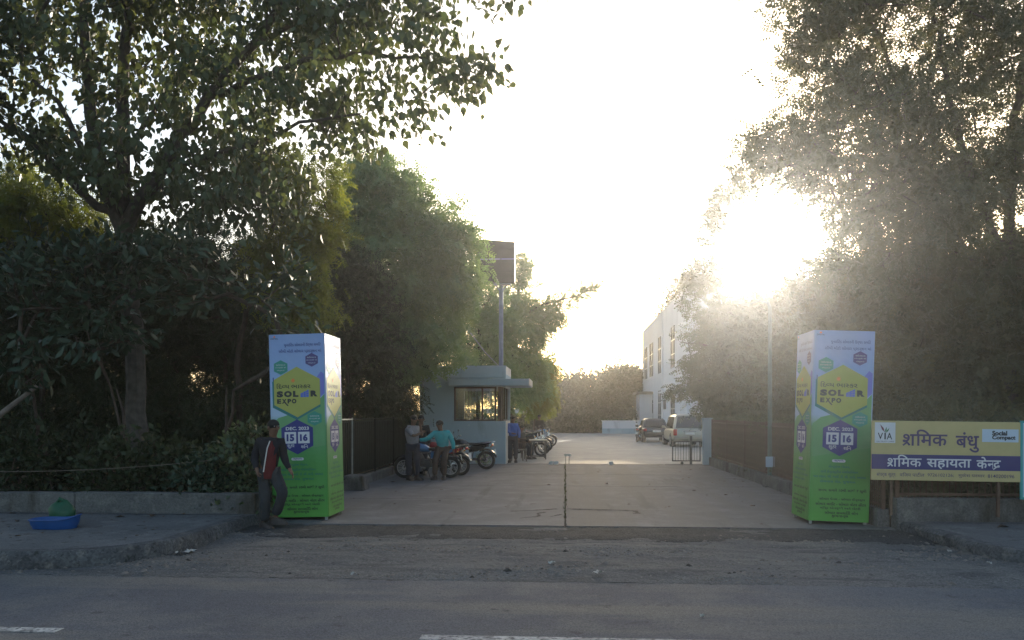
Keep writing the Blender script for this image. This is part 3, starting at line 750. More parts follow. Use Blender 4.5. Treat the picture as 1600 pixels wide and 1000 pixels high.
# ------------------------------------------------------------------ fences
def bar_fence(name, label, p0, p1, z0, z1, pitch, m, posts, bar_r=.009):
    p0 = Vector(p0); p1 = Vector(p1); d = p1 - p0; L = d.length
    root = thing(name, label, 'fence', (p0.x, p0.y, 0), math.atan2(d.y, d.x))
    n = min(280, int(L / pitch)); 
    b = MB(); b.tube([(0, 0, z0), (0, 0, z1 + .04)], bar_r, 4); bm_ = b.mesh('bar', m)
    for i in range(1, n):
        o = link('bar', bm_, root); o.location = (L * i / n, 0, 0)
    for z in (z0 + .06, z1 - .05):
        r = MB(); r.b2((0, -.014, z - .018), (L, .014, z + .018)); r.build('rail', m, root)
    pb = MB(); pb.b2((-.03, -.03, z0 - .1), (.03, .03, z1 + .06)); pme = pb.mesh('post', m)
    for i in range(posts + 1):
        o = link('post', pme, root); o.location = (L * i / posts, 0, 0)
    return root
bar_fence('bar_fence', 'rusty brown bar fence running along the right side of the driveway', (5.1, 13.3, 0), (5.1, 28.3, 0), .36, 1.62, .085, M['fencebrown'], 6)
bar_fence('bar_fence', 'rusty brown bar fence behind the yellow and blue sign', (5.25, 13.13, 0), (16, 13.13, 0), .55, 1.60, .09, M['fencebrown'], 5)
def green_fence():
    root = thing('panel_fence', 'dark green sheet panel fence with pale frame left of the driveway', 'fence', (-5.2, 14.6, 0))
    y = 0
    for i in range(6):
        L = 2.35; pn = MB(); pn.b2((-.012, y + .05, .38), (.012, y + L - .05, 1.70)); o = pn.build('panel', M['fencegreen'], root)
        for k in range(11):
            rb = MB(); rb.b2((.0125, y + .14 + k * .2, .42), (.024, y + .17 + k * .2, 1.66)); rb.build('rib', M['fencegreen'], o)
        for z in (1.74, .34):
            f = MB(); f.tube([(.02, y + .03, z), (.02, y + L - .03, z)], .02, 6); f.build('rail', M['framelight'] if i == 1 and z > 1 else M['fencegreen'], root)
        p = MB(); p.tube([(.02, y, 0), (.02, y, 1.78)], .025, 6); p.build('post', M['framelight'] if i in (1, 2) else M['fencegreen'], root)
        y += L
green_fence()
# gate post, stub gate, gate track
gp = thing('gate_post', 'pale blue concrete gate post at the right end of the gateway', 'gate post', (5.0, 28.75, 0))
m_ = MB(); m_.b2((-.15, -.15, 0), (.15, .15, 1.66), .012); m_.build('shaft', M['bluewall'], gp)
m_ = MB(); m_.b2((-.17, -.17, 1.66), (.17, .17, 1.72), .015); m_.build('cap', M['bluewall'], gp)
sg = thing('stub_gate', 'short low steel bar gate beside the pale blue gate post', 'gate', (4.28, 28.8, .08))
f = MB()
f.b2((-.5, -.02, .10), (.5, .02, .14)); f.b2((-.5, -.02, .78), (.5, .02, .82)); f.b2((-.5, -.02, .14), (-.46, .02, .78)); f.b2((.46, -.02, .14), (.5, .02, .78)); f.build('frame', M['grillsteel'], sg)
f = MB(); f.b2((.12, -.05, -.03), (.20, .05, 1.0)); f.build('gate_stop_post', M['grillsteel'], sg)
f = MB(); f.tube([(0, 0, .14), (0, 0, .78)], .008, 5); bme = f.mesh('bar', M['grillsteel'])
for i in range(9): o = link('bar', bme, sg); o.location = (-.38 + i * .094, 0, 0)
f = MB(); f.disc((-.15, 0, .04), (0, 1, 0), .055, .03, 14); f.build('roller', M['grillsteel'], sg)
m_ = MB(); m_.b2((-.75, -.35, 0), (.75, .25, .075), .02)
tag(m_.build('gate_plinth', M['wall_grey']), 'thin concrete pad under the short steel gate', 'concrete pad').location = (4.3, 28.8, .0)
tr = thing('gate_track', 'steel gate track set across the gateway in front of the guard cabin', 'gate track', (0, 28.78, .03))
for y in (-.035, .035):
    m_ = MB(); m_.b2((-2.1, y - .012, 0), (3.5, y + .012, .045)); m_.build('rail', M['grillsteel'], tr)
m_ = MB(); m_.b2((-2.1, -.09, -.01), (3.5, .09, .012)); m_.build('bed', M['wall_grey'], tr)
gs = thing('gate_stop', 'thin white painted gate stop standing on the track in the middle of the gateway', 'gate stop', (.08, 28.95, .03))
m_ = MB(); m_.tube([(-.06, 0, 0), (-.06, 0, .36)], .012, 6); m_.tube([(.06, 0, 0), (.06, 0, .36)], .012, 6); m_.build('upright', M['framelight'], gs)
m_ = MB(); m_.b2((-.12, -.02, .33), (.12, .02, .39)); m_.build('cross_bar', M['white_paint'], gs)
for x, rz, lab in ((-.50, .1, 'left white painted block on the gate track'), (-.32, -.05, 'second white painted block, beside the first one on the gate track'), (1.62, .9, 'white painted block lying askew on the track towards the short steel gate')):
    m_ = MB(); m_.box((0, 0, .05), (.15, .1, .12), None, .012); o = m_.build('painted_block', M['white_paint']); o.location = (x, 28.62, .07); o.rotation_euler = (0, 0, rz); tag(o, lab, 'block', 'white blocks on the gate track')

# ------------------------------------------------------------------ guard cabin
def cabin():
    c = thing('guard_cabin', 'pale blue guard cabin with corner window and flat canopy left of the gateway', 'guard cabin', (-3.7, 28.9, 0))
    B, Wm = M['bluewall'], None
    x0, x1, D = -1.57, 1.55, 2.6
    wx0, wz0, wz1 = -.32, 1.60, 2.84
    def p(name, lo, hi, m, par=c, ch=.004):
        b = MB(); b.b2(lo, hi, ch); return b.build(name, m, par)
    p('front_wall', (x0, 0, 0), (wx0, .2, 3.17), B)
    p('front_sill_wall', (wx0, 0, 0), (x1 - .0, .2, wz0), B)
    p('lintel', (wx0, 0, wz1), (x1, .2, 3.17), B)
    p('side_wall', (x0, .2, 0), (x0 + .2, D, 3.17), B)
    p('back_wall', (x0 + .2, D - .2, 0), (x1, D, 1.5), B); p('back_wall', (x0 + .2, D - .2, 1.5), (-.25, D, 3.17), B); p('back_wall', (1.1, D - .2, 1.5), (x1, D, 3.17), B); p('back_wall', (-.25, D - .2, 2.75), (1.1, D, 3.17), B)
    p('side_sill_wall', (x1 - .2, .2, 0), (x1 + .012, D - .2, wz0), M['sunlit_bluewall'])  # sunlit side of the sill wall, put in as a warmer colour
    p('side_lintel', (x1 - .2, .2, wz1), (x1, D - .2, 3.17), B)
    p('floor', (x0 + .2, .2, 0), (x1 - .2, D - .2, .12), M['wall_grey'])
    # front window
    f = MB(); t = .06
    f.b2((wx0, .04, wz0), (1.22, .13, wz0 + t)); f.b2((wx0, .04, wz1 - t), (1.22, .13, wz1)); f.b2((wx0, .04, wz0 + t), (wx0 + t, .13, wz1 - t)); f.b2((1.16, .04, wz0 + t), (1.22, .13, wz1 - t))
    fr = f.build('window_frame', M['brownframe'], c)
    b = MB(); b.b2((.68, .05, wz0 + t), (.74, .12, wz1 - t)); b.build('mullion', M['brownframe'], fr)
    g = glass_mat('cabin_glass', (.75, .78, .76), .05)
    for a, bb in ((wx0 + t, .68), (.74, 1.16)):
        b = MB(); b.b2((a, .08, wz0 + t), (bb, .088, wz1 - t)); b.build('pane', g, fr)
    gr = MB()
    for i in range(9): gr.tube([(wx0 + .15 + i * .105, .15, wz0), (wx0 + .15 + i * .105, .15, wz0 + .42)], .007, 5)
    for z in (.14, .28, .42): gr.tube([(wx0, .15, wz0 + z), (.70, .15, wz0 + z)], .007, 5)
    gr.build('grille', M['framelight'], fr)
    # corner post and side window
    p('corner_post', (1.28, .02, wz0), (1.42, .16, wz1), M['brownframe'], c)
    f = MB(); f.b2((1.40, .3, wz0), (1.46, .36, wz1)); f.b2((1.40, 1.2, wz0), (1.46, 1.26, wz1)); f.b2((1.40, 2.3, wz0), (1.46, 2.36, wz1)); f.b2((1.40, .36, wz0), (1.46, 1.2, wz0 + .05)); f.b2((1.40, 1.26, wz0), (1.46, 2.3, wz0 + .05)); fr2 = f.build('side_window_frame', M['brownframe'], c)
    for a, bb in ((.36, 1.2), (1.26, 2.3)):
        b = MB(); b.b2((1.426, a, wz0 + .05), (1.434, bb, wz1)); b.build('pane', g, fr2)
    # back window with bars
    f = MB()
    for i in range(12): f.tube([(-.2 + i * .115, D - .1, 1.5), (-.2 + i * .115, D - .1, 2.75)], .008, 5)
    f.build('back_window_grille', M['brownframe'], c)
    # roof, parapet, canopy
    p('roof_slab', (x0 - .05, -.06, 3.17), (x1 + .02, D + .1, 3.30), B)
    p('parapet', (x0 - .05, -.06, 3.30), (x1 + .02, .1, 3.60), B); p('parapet', (x1 - .14, .1, 3.30), (x1 + .02, D + .1, 3.60), M['sunlit_bluewall'])  # right parapet coloured lighter for the sun on it
    p('canopy', (-.42, -.62, 2.86), (2.42, -.065, 3.10), B, c, .01); p('canopy', (x1 + .025, -.062, 2.86), (2.42, 2.1, 3.10), B, c, .01)
    p('sunlit_canopy_edge', (2.421, -.60, 2.88), (2.45, 2.08, 3.115), M['sunlit_bluewall'], c)  # thin strip painting the sunlit right end of the canopy
    # desk, chair back and papers inside
    p('desk', (-.1, 1.0, .85), (1.0, 1.6, .90), M['wood_top']); p('notice_board', (-1.2, D - .23, 1.7), (-.5, D - .205, 2.4), M['wood_top'])
    pp = MB(); pp.tube([(-1.45, -.03, 0), (-1.45, -.03, 3.2)], .035, 8); pp.build('drain_pipe', M['framelight'], c)
cabin()
# dark hoarding box on a steel pole behind the cabin
hb = thing('hoarding_box', 'dark sheet metal hoarding box on a tall blue grey pole above the guard cabin', 'hoarding', (*G(783, 32.4).xy, 0))
m_ = MB(); m_.tube([(0, 0, 0), (0, 0, 7.3)], [.10, .085], 12); m_.build('pole', M['poleblue'], hb, True)
m_ = MB(); m_.prism([(-1.0, 7.12), (.56, 7.12), (.56, 8.72), (-1.0, 8.86)], 1, -.28, .12); bx_ = m_.build('box', M['darksheet'], hb)
m_ = MB(); m_.b2((-.98, -.286, 8.02), (.55, -.281, 8.07)); m_.build('stripe', M['purplestrip'], bx_)
m_ = MB()
for z in (7.5, 8.4): m_.b2((-.98, -.30, z), (.55, -.281, z + .03))
for x in (-.5, 0): m_.b2((x, -.295, 7.15), (x + .03, -.281, 8.7))
m_.build('seam', M['darksheet'], bx_)
m_ = MB(); m_.tube([(-.25, -.1, 7.1), (-.05, 0, 6.8)], .025, 6); m_.tube([(.3, -.1, 7.1), (.05, 0, 6.8)], .025, 6); m_.b2((-.3, -.2, 7.04), (.4, .1, 7.10)); m_.build('mounting_bracket', M['poleblue'], hb)
sw = MB(); a = W(735, 520, 32.0); b = W(779, 572, 31.2); sw.tube([a, (a + b) / 2 + Vector((0, 0, -.08)), b], .018, 5)
tag(sw.build('stay_wire', M['framelight']), 'slanting stay wire running down to the guard cabin roof', 'stay wire')

# street lamp on the right
lp = thing('street_lamp', 'slim grey green street lamp pole with short arm beside the right plinth', 'street lamp', (*G(1203, 19.9).xy, 0))
m_ = MB(); m_.tube([(0, 0, 0), (0, 0, 1.2), (0, 0, 4.5), (-.05, 0, 4.65)], [.062, .055, .042, .036], 10); m_.build('pole', M['polepaint'], lp, True)
m_ = MB(); m_.tube([(-.05, 0, 4.62), (-.25, 0, 4.68), (-.55, 0, 4.58)], .02, 6); m_.build('arm', M['polepaint'], lp, True)
m_ = MB(); m_.loft([[Vector((-.50, y, 4.56 + z)) for y, z in ((-.04, -.02), (.04, -.02), (.03, .03), (-.03, .03))], [Vector((-.65, y, 4.60 + z)) for y, z in ((-.08, -.03), (.08, -.03), (.05, .04), (-.05, .04))], [Vector((-.92, y, 4.66 + z)) for y, z in ((-.05, -.02), (.05, -.02), (.03, .02), (-.03, .02))]]); m_.build('lamp_head', M['silver'], lp)
m_ = MB(); m_.b2((-.12, -.10, .56), (.10, -.06, .82), .01); m_.build('junction_box', M['p_paleblue'], lp)
m_ = MB(); m_.box((0, 0, .05), (.3, .3, .12), None, .02); m_.build('footing', M['wall_grey'], lp)

# ------------------------------------------------------------------ white factory building
def factory():
    X, y0, y1, H = 8.4, 56.4, 88.0, 10.6
    f = thing('factory_building', 'two storey white factory building with tall narrow windows right of the yard', 'building', (X, y0, 0))
    wm = M['whitewall']; th = .3
    # vertical windows on the left face: (y from, y to) for both storeys
    cols = [(6.0, 8.7), (14.9, 17.5), (21.2, 24.9), (26.7, 30.1)]
    lower, upper = (0.6, 3.9), (5.4, 8.7)
    Ld = y1 - y0
    def p(name, lo, hi, m=wm, par=f):
        b = MB(); b.b2(lo, hi); return b.build(name, m, par)
    ys = [0]
    for a, b in cols: ys += [a, b]
    ys.append(Ld)
    for i in range(0, len(ys), 2): p('wall', (0, ys[i], 0), (th, ys[i + 1], H))
    for i, (a, b) in enumerate(cols):
        lo_z = (0.05, 3.3) if i == 0 else lower
        p('wall', (0, a, 0 if i else 0), (th, b, lo_z[0])); p('wall', (0, a, lo_z[1]), (th, b, upper[0])); p('wall', (0, a, upper[1]), (th, b, H))
        for z0, z1 in (lo_z, upper):
            w_ = MB(); w_.b2((.05, a, z0), (.09, b, z1)); wo = w_.build('window', M['winglass'], f)
            for k in (1, 2):
                z = z0 + (z1 - z0) * k / 3; q = MB(); q.b2((.02, a, z - .03), (.049, b, z + .03)); q.build('glazing_bar', M['silver'], wo)
            q = MB(); q.b2((.02, (a + b) / 2 - .03, z0), (.048, (a + b) / 2 + .03, z1)); q.build('glazing_bar', M['silver'], wo)
            q = MB(); q.b2((-.06, a - .1, z0 - .08), (.04, b + .1, z0 - .005)); q.build('sill', wm, wo)
    # front (south) face with a shutter door
    p('front_wall', (th, 0, 0), (2.2, .3, H)); p('front_wall', (2.2, 0, 3.9), (6.2, .3, H)); p('front_wall', (6.2, 0, 0), (24, .3, H))
    sd = p('shutter_door', (2.2, .12, 0), (6.2, .2, 3.9), M['silver'])
    for k in range(16):
        q = MB(); q.b2((2.2, .09, .1 + k * .24), (6.2, .119, .16 + k * .24)); q.build('slat', M['silver'], sd)
    p('back_wall', (th, Ld - .3, 0), (24, Ld, H)); p('side_wall', (23.7, .3, 0), (24, Ld - .3, H))
    p('roof', (th, .3, H - 1.0), (23.7, Ld - .3, H - .8), M['wall_grey'])
    p('coping', (-.06, -.06, H), (24.06, .36, H + .08)); p('coping', (-.06, .36, H), (.36, Ld - .3, H + .08))
    p('storey_band', (-.05, 0, 5.0), (-.001, Ld, 5.12)); p('plinth_band', (-.04, 0, 0), (-.001, 5.9, .5), M['wall_grey'])
    b = MB(); b.b2((-.12, 11.4, 2.2), (-.001, 12.3, 3.0)); b.build('vent_box', M['darksheet'], f)
    b = MB(); b.tube([(-.07, 13.2, 0), (-.07, 13.2, H - .1)], .06, 8); b.build('drain_pipe', M['whitewall'], f)
    b = MB(); b.b2((-.9, 5.6, 3.45), (-.001, 9.1, 3.58)); b.build('door_canopy', wm, f)
factory()
wl = thing('compound_wall', 'low white compound wall across the far end of the yard', 'wall', (5.5, 72.3, 0))
for i in range(3):
    m_ = MB(); m_.b2((-2.2 + i * 1.5 + .01, -.12, 0), (-.7 + i * 1.5 - .01, .12, 1.15), .02); m_.build('wall_section', M['whitewall'], wl)
m_ = MB(); m_.b2((-2.25, -.16, 1.15), (2.35, .16, 1.22)); m_.build('coping', M['white_paint'], wl)
m_ = MB(); m_.b2((-2.2, -.16, .0), (2.3, -.121, .5)); m_.build('blue_dado', M['bluewall'], wl)
sh_ = thing('white_outbuilding', 'small white outbuilding half hidden behind the low compound wall', 'outbuilding', (10.4, 78.5, 0))
m_ = MB(); m_.b2((-3.2, 0, 0), (2.5, 4, 3.7)); m_.build('wall', M['whitewall'], sh_)
m_ = MB(); m_.b2((-3.5, -.4, 3.7), (2.8, 4.3, 3.95)); m_.build('roof', M['wall_grey'], sh_)
m_ = MB(); m_.b2((-2.0, -.04, 1.9), (-1.5, -.005, 3.1)); m_.build('window', M['winglass'], sh_)
m_ = MB(); m_.b2((-1.2, -.04, 1.9), (-.7, -.005, 3.1)); m_.build('window', M['winglass'], sh_)
pk = thing('parking_shed', 'open parking shed with pale flat roof left of the yard, behind the motorcycles', 'shed', (-3.1, 60, 0))
m_ = MB(); m_.b2((-3, -1, 1.86), (1.0, 4, 2.2)); m_.build('roof', M['whitewall'], pk)
m_ = MB(); m_.b2((1.002, -1.1, 2.0), (2.1, 4, 2.1)); m_.build('roof_overhang', M['white_paint'], pk)
for x in (-2.8, .8):
    for y in (-.8, 3.6): m_ = MB(); m_.b2((x - .05, y - .05, 0), (x + .05, y + .05, 1.86)); m_.build('post', M['grillsteel'], pk)

# ------------------------------------------------------------------ cars (rear towards the camera, length along y)
def car(label, name, loc, rz, body, Lc, Wc, Hc, suv):
    t = thing(name, label, 'car', loc, rz)
    hw = Wc / 2
    def ring(y, hw_, zb, zt, rb=.12, rt=.16):
        return [Vector((x, y, z)) for x, z in ((-hw_ + rb, zb), (hw_ - rb, zb), (hw_, zb + rb), (hw_ + .01, (zb + zt) / 2), (hw_ - .03, zt - rt * .5), (hw_ - rt, zt), (-hw_ + rt, zt), (-hw_ + .03, zt - rt * .5), (-hw_ - .01, (zb + zt) / 2), (-hw_, zb + rb))]
    belt = .98 if suv else .92
    b = MB(); y = -Lc / 2
    b.loft([ring(y + .02, hw - .14, .42, belt - .12), ring(y + .10, hw - .05, .32, belt - .01), ring(y + .5, hw, .28, belt + .02), ring(y + Lc * .5, hw, .26, belt), ring(y + Lc * .72, hw, .27, belt - .02), ring(y + Lc * .9, hw - .05, .30, belt - .16), ring(y + Lc * .98, hw - .18, .38, belt - .30)])
    b.build('body', body, t, True)
    def gring(y, hb, htop, zt, zb):
        return [Vector((x, y, z)) for x, z in ((-hb, zb), (hb, zb), (htop + .03, zt - .1), (htop - .04, zt - .02), (htop - .2, zt), (-htop + .2, zt), (-htop + .04, zt - .02), (-htop - .03, zt - .1))]
    rear = .10 if suv else .55
    g = MB()
    def R4(ybot, ytop, k, zt):  # slanted section: bottom and top at different y
        r = gring(0, hw - .05, hw - .22, zt, belt - .03)
        for q in r:
            f_ = (q.z - (belt - .03)) / (zt - belt + .03); q.y = y + ybot + (ytop - ybot) * f_
        return r
    g.loft([R4(rear, rear + (.28 if suv else .62), 0, Hc - .03), R4(rear + .5, rear + (.75 if suv else 1.0), 0, Hc), R4(Lc * .55, Lc * .52, 0, Hc - .01), R4(Lc * .72, Lc * .56, 0, Hc - .05)])
    g.build('cabin', body, t, True)
    # rear window
    yb, yt = y + rear, y + rear + (.28 if suv else .62)
    def onrear(u, v, off):  # u -1..1 v 0..1
        z = belt + .05 + (Hc - .16 - belt) * v; f_ = (z - belt + .03) / (Hc - .03 - belt + .03)
        hx = (hw - .05) * (1 - f_) + (hw - .22) * f_ - .10
        return Vector((u * hx, yb + (yt - yb) * f_ - off, z))
    q = MB(); q.add([onrear(-1, 0, .015), onrear(1, 0, .015), onrear(1, 1, .015), onrear(-1, 1, .015), onrear(-1, 0, -.03), onrear(1, 0, -.03), onrear(1, 1, -.03), onrear(-1, 1, -.03)], [(0, 1, 2, 3), (0, 4, 5, 1), (1, 5, 6, 2), (2, 6, 7, 3), (3, 7, 4, 0)]); q.build('rear_window', M['carglass'], t)
    # side windows
    for s in (-1, 1):
        segs = [(rear + .45, .30 * Lc), (.315 * Lc, .47 * Lc), (.485 * Lc, .63 * Lc)] if suv else [(rear + .75, .40 * Lc), (.415 * Lc, .60 * Lc)]
        for a, bb in segs:
            zb, zt = belt + .03, Hc - .14; fb = .06; ft = (zt - belt + .03) / (Hc - belt + .03)
            xb = (hw - .05) * (1 - fb) + (hw - .19) * fb + .012; xt = (hw - .05) * (1 - ft) + (hw - .19) * ft + .012
            q = MB(); q.add([(s * xb, y + a, zb), (s * xb, y + bb, zb), (s * xt, y + bb - (.25 if bb > .5 * Lc else 0), zt), (s * xt, y + a + .02, zt), (s * (xb - .06), y + a, zb), (s * (xb - .06), y + bb, zb), (s * (xt - .06), y + bb - (.25 if bb > .5 * Lc else 0), zt), (s * (xt - .06), y + a + .02, zt)], [(0, 1, 2, 3), (0, 4, 5, 1), (1, 5, 6, 2), (2, 6, 7, 3), (3, 7, 4, 0)])
            q.build('side_window', M['carglass'], t)
        # tail lights, mirror, handles
        q = MB(); q.box((s * (hw - .13), y + (.04 if suv else .05), belt - .14 if not suv else belt - .18), (.20, .12, .16 if not suv else .34), None, .03); q.build('tail_light', M['redlens'], t)
        q = MB(); q.box((s * (hw + .09), y + Lc * .64, belt + .08), (.20, .09, .14), None, .03); q.build('wing_mirror', body if suv else M['plastic_black'], t)
        for a in (.36, .56): q = MB(); q.box((s * (hw + .012), y + Lc * a, belt - .12), (.025, .16, .03), None, .008); q.build('door_handle', M['chrome'], t)
        for a in (.19, .80):
            wy = y + Lc * a; r_ = .34 if suv else .31
            q = MB(); q.disc((s * (hw - .105), wy, r_), (1, 0, 0), r_ + .07, .235, 24); q.build('wheel_arch', M['plastic_black'], t)
            q = MB(); q.torus((s * (hw - .09), wy, r_), (1, 0, 0), r_ - .085, .085, 24, 8); q.disc((s * (hw - .10), wy, r_), (1, 0, 0), r_ - .08, .16, 20); wo = q.build('wheel', M['rubber'], t, True)
            q = MB(); q.disc((s * (hw + .012 + .01), wy, r_), (1, 0, 0), r_ * .3, .03, 12)
            for k in range(6):
                an = k * math.pi / 3; q.box((s * (hw + .017), wy + math.cos(an) * r_ * .42, r_ + math.sin(an) * r_ * .42), (.02, r_ * .55, .05), Euler((an, 0, 0)))
            q.build('rim', M['silver'], wo)
    q = MB(); q.box((0, y + .05, .50), (Wc - .12, .16, .26), None, .06); q.build('rear_bumper', body if suv else M['plastic_black'], t)
    q = MB(); q.box((0, y - .005 + (.0), .74 if suv else .70), (.50, .03, .12), None, .006); q.build('number_plate', M['plate'], t)
    q = MB(); q.box((0, y + Lc - .1, .5), (Wc - .3, .2, .2), None, .05); q.build('front_bumper', M['plastic_black'], t)
    if suv:
        for s in (-1, 1): q = MB(); q.tube([(s * (hw - .28), y + .7, Hc + .05), (s * (hw - .28), y + Lc * .5, Hc + .05)], .018, 6); q.tube([(s * (hw - .28), y + .75, Hc - .02), (s * (hw - .28), y + .75, Hc + .05)], .015, 5); q.tube([(s * (hw - .28), y + Lc * .48, Hc - .02), (s * (hw - .28), y + Lc * .48, Hc + .05)], .015, 5); q.build('roof_rail', M['plastic_black'], t)
        q = MB(); q.box((0, y + .015, belt - .13), (.7, .03, .05), None, .01); q.build('tailgate_trim', M['chrome'], t)
    else:
        q = MB(); q.box((0, y + .58, Hc - .02), (Wc * .55, .22, .035), None, .012); q.build('roof_spoiler', M['plastic_black'], t)
    return t
car('champagne coloured sport utility vehicle parked beside the gate post, rear towards us', 'parked_car', (6.72, 46.5, .035), .02, M['carchamp'], 4.6, 1.84, 1.78, True)
car('dark grey hatchback parked in the yard, left of the champagne coloured one', 'parked_car', (5.72, 53.2, .035), .03, M['cardark'], 3.9, 1.72, 1.50, False)

# ------------------------------------------------------------------ motorcycles (front towards +x)
def motorcycle(label, tank, group):
    t = thing('motorcycle', label, 'motorcycle', (0, 0, 0), 0, group)
    r = .30; xf, xr = .66, -.62
    for x in (xf, xr):
        q = MB(); q.torus((x, 0, r), (0, 1, 0), r - .045, .048, 28, 8); wo = q.build('wheel', M['rubber'], t, True)
        q = MB(); q.torus((x, 0, r), (0, 1, 0), r - .095, .014, 24, 6); q.disc((x, 0, r), (0, 1, 0), .06, .12, 14)
        for k in range(12):
            a = k * math.pi / 6; q.tube([(x + .05 * math.cos(a), .02 * (-1) ** k, r + .05 * math.sin(a)), (x + (r - .1) * math.cos(a), 0, r + (r - .1) * math.sin(a))], .005, 4)
        q.build('spoked_rim', M['silver'], wo, True)
    q = MB(); a0, a1 = R(15), R(165); n = 12; rings = []
    for k in range(n + 1):
        a = a0 + (a1 - a0) * k / n; rings.append([Vector((xf + rr_ * math.cos(a), y, r + rr_ * math.sin(a))) for rr_, y in ((r + .02, -.07), (r + .05, -.035), (r + .05, .035), (r + .02, .07), (r + .015, .06), (r + .04, .0), (r + .015, -.06))])
    q.loft(rings); q.build('front_mudguard', M['blackpaint'], t, True)
    q = MB(); rings = []
    for k in range(n + 1):
        a = R(55) + R(110) * k / n; rings.append([Vector((xr + rr_ * math.cos(a), y, r + rr_ * math.sin(a))) for rr_, y in ((r + .04, -.08), (r + .08, -.04), (r + .08, .04), (r + .04, .08), (r + .03, .07), (r + .06, .0), (r + .03, -.07))])
    q.loft(rings); q.build('rear_mudguard', M['blackpaint'], t, True)
    q = MB()
    for s in (-1, 1): q.tube([(xf, s * .085, r), (xf - .22, s * .085, .80), (xf - .27, s * .085, .93)], [.02, .024, .02], 8)
    q.build('front_fork', M['chrome'], t, True)
    q = MB(); q.tube([(xf - .25, 0, .88), (.25, 0, .72), (-.2, 0, .70), (-.72, 0, .76)], .022, 6); q.tube([(xf - .22, 0, .78), (.26, 0, .36), (-.14, 0, .32), (-.22, 0, .68)], .02, 6)
    for s in (-1, 1): q.tube([(-.16, s * .09, .34), (xr, s * .09, r)], .02, 6); q.tube([(xr, s * .10, r + .02), (-.48, s * .10, .70)], .026, 8)
    q.build('frame', M['blackpaint'], t, True)
    def er(x, hy, zc, hz, n_=14): return [Vector((x, hy * math.cos(2 * math.pi * k / n_), zc + hz * math.sin(2 * math.pi * k / n_))) for k in range(n_)]
    q = MB(); q.loft([er(.44, .04, .86, .05), er(.38, .11, .86, .10), er(.22, .145, .865, .12), er(.05, .125, .84, .10), er(-.05, .08, .80, .06)]); q.build('fuel_tank', tank, t, True)
    q = MB(); q.loft([er(.02, .07, .82, .03), er(-.06, .13, .82, .045), er(-.3, .14, .81, .05), er(-.55, .125, .845, .05), er(-.74, .10, .87, .04), er(-.80, .05, .87, .02)]); q.build('seat', M['seatvinyl'], t, True)
    for s in (-1, 1): q = MB(); q.loft([[Vector((-.08, s * y, z)) for y, z in ((.09, .56), (.13, .56), (.13, .74), (.09, .74))], [Vector((-.36, s * y, z)) for y, z in ((.09, .60), (.135, .60), (.135, .76), (.09, .76))], [Vector((-.70, s * y, z)) for y, z in ((.08, .76), (.10, .76), (.10, .82), (.08, .82))]]); q.build('side_cover', tank, t, True)
    q = MB(); q.box((.08, 0, .43), (.34, .22, .2), None, .04); q.tube([(.16, 0, .48), (.26, 0, .68)], .085, 12); q.disc((.02, .12, .40), (0, 1, 0), .10, .05, 14); q.disc((.0, -.12, .40), (0, 1, 0), .10, .05, 14); q.build('engine', M['engine'], t)
    q = MB()
    for k in range(5): q.tube([(.175 + k * .018, 0, .51 + k * .034), (.181 + k * .018, 0, .521 + k * .034)], .105, 12)
    q.build('cooling_fins', M['engine'], t)
    q = MB(); q.tube([(.28, -.10, .60), (.36, -.12, .44), (.24, -.13, .28), (-.1, -.14, .27), (-.3, -.15, .30), (-.78, -.16, .40)], [.018, .018, .02, .025, .04, .045], 10); q.build('exhaust', M['chrome'], t, True)
    q = MB(); q.tube([(xf - .34, -.36, 1.04), (xf - .30, -.22, 1.06), (xf - .26, -.08, .97), (xf - .26, .08, .97), (xf - .30, .22, 1.06), (xf - .34, .36, 1.04)], .013, 6)
    for s in (-1, 1): q.tube([(xf - .345, s * .37, 1.04), (xf - .33, s * .26, 1.05)], .02, 8)
    q.build('handlebar', M['blackpaint'], t, True)
    for s in (-1, 1): q = MB(); q.tube([(xf - .30, s * .22, 1.06), (xf - .28, s * .27, 1.20)], .007, 5); q.ell((xf - .29, s * .29, 1.23), (.015, .06, .04)); q.build('mirror', M['blackpaint'], t, True)
    q = MB(); q.loft([er(xf - .26, .07, .93, .08), er(xf - .20, .095, .92, .105), er(xf - .13, .09, .91, .10)]); ho = q.build('headlamp_cowl', tank, t, True)
    q = MB(); q.ell((xf - .135, 0, .91), (.03, .075, .08)); q.build('headlamp', M['lamp'], t, True)
    q = MB(); q.box((-.84, 0, .80), (.05, .14, .08), None, .015); q.build('tail_light', M['redlens'], t)
    q = MB(); q.tube([(-.55, -.13, .86), (-.85, -.12, .90), (-.92, 0, .91), (-.85, .12, .90), (-.55, .13, .86)], .011, 6); q.build('grab_rail', M['chrome'], t, True)
    q = MB(); q.box((-.93, 0, .58), (.012, .17, .16), Euler((0, .2, 0))); q.build('number_plate', M['plate'], t)
    for s in (-1, 1): q = MB(); q.ell((-.83, s * .15, .76), (.03, .035, .025)); q.ell((xf - .2, s * .15, .86), (.03, .035, .025)); q.build('indicator', M['amber'], t, True)
    q = MB(); q.tube([(.02, .12, .30), (-.08, .22, .02)], .012, 5); q.box((.10, 0, .27), (.06, .5, .03), None, .01); q.build('stand_and_footrest', M['engine'], t)
    return t
gM = 'motorcycles parked around the guard cabin'
m1 = motorcycle('motorcycle with bright blue tank under the men talking in front of the cabin', M['bluepaint'], gM)
p_ = G(669, 22.6); m1.location = (p_.x, p_.y, .07); m1.rotation_euler = (R(-4), 0, R(180 + 6))
m2 = motorcycle('black motorcycle with red side cover standing just behind the blue tanked one', M['redpaint'], gM)
p_ = G(689, 23.7); m2.location = (p_.x, p_.y, .07); m2.rotation_euler = (R(-5), 0, R(180 - 14))
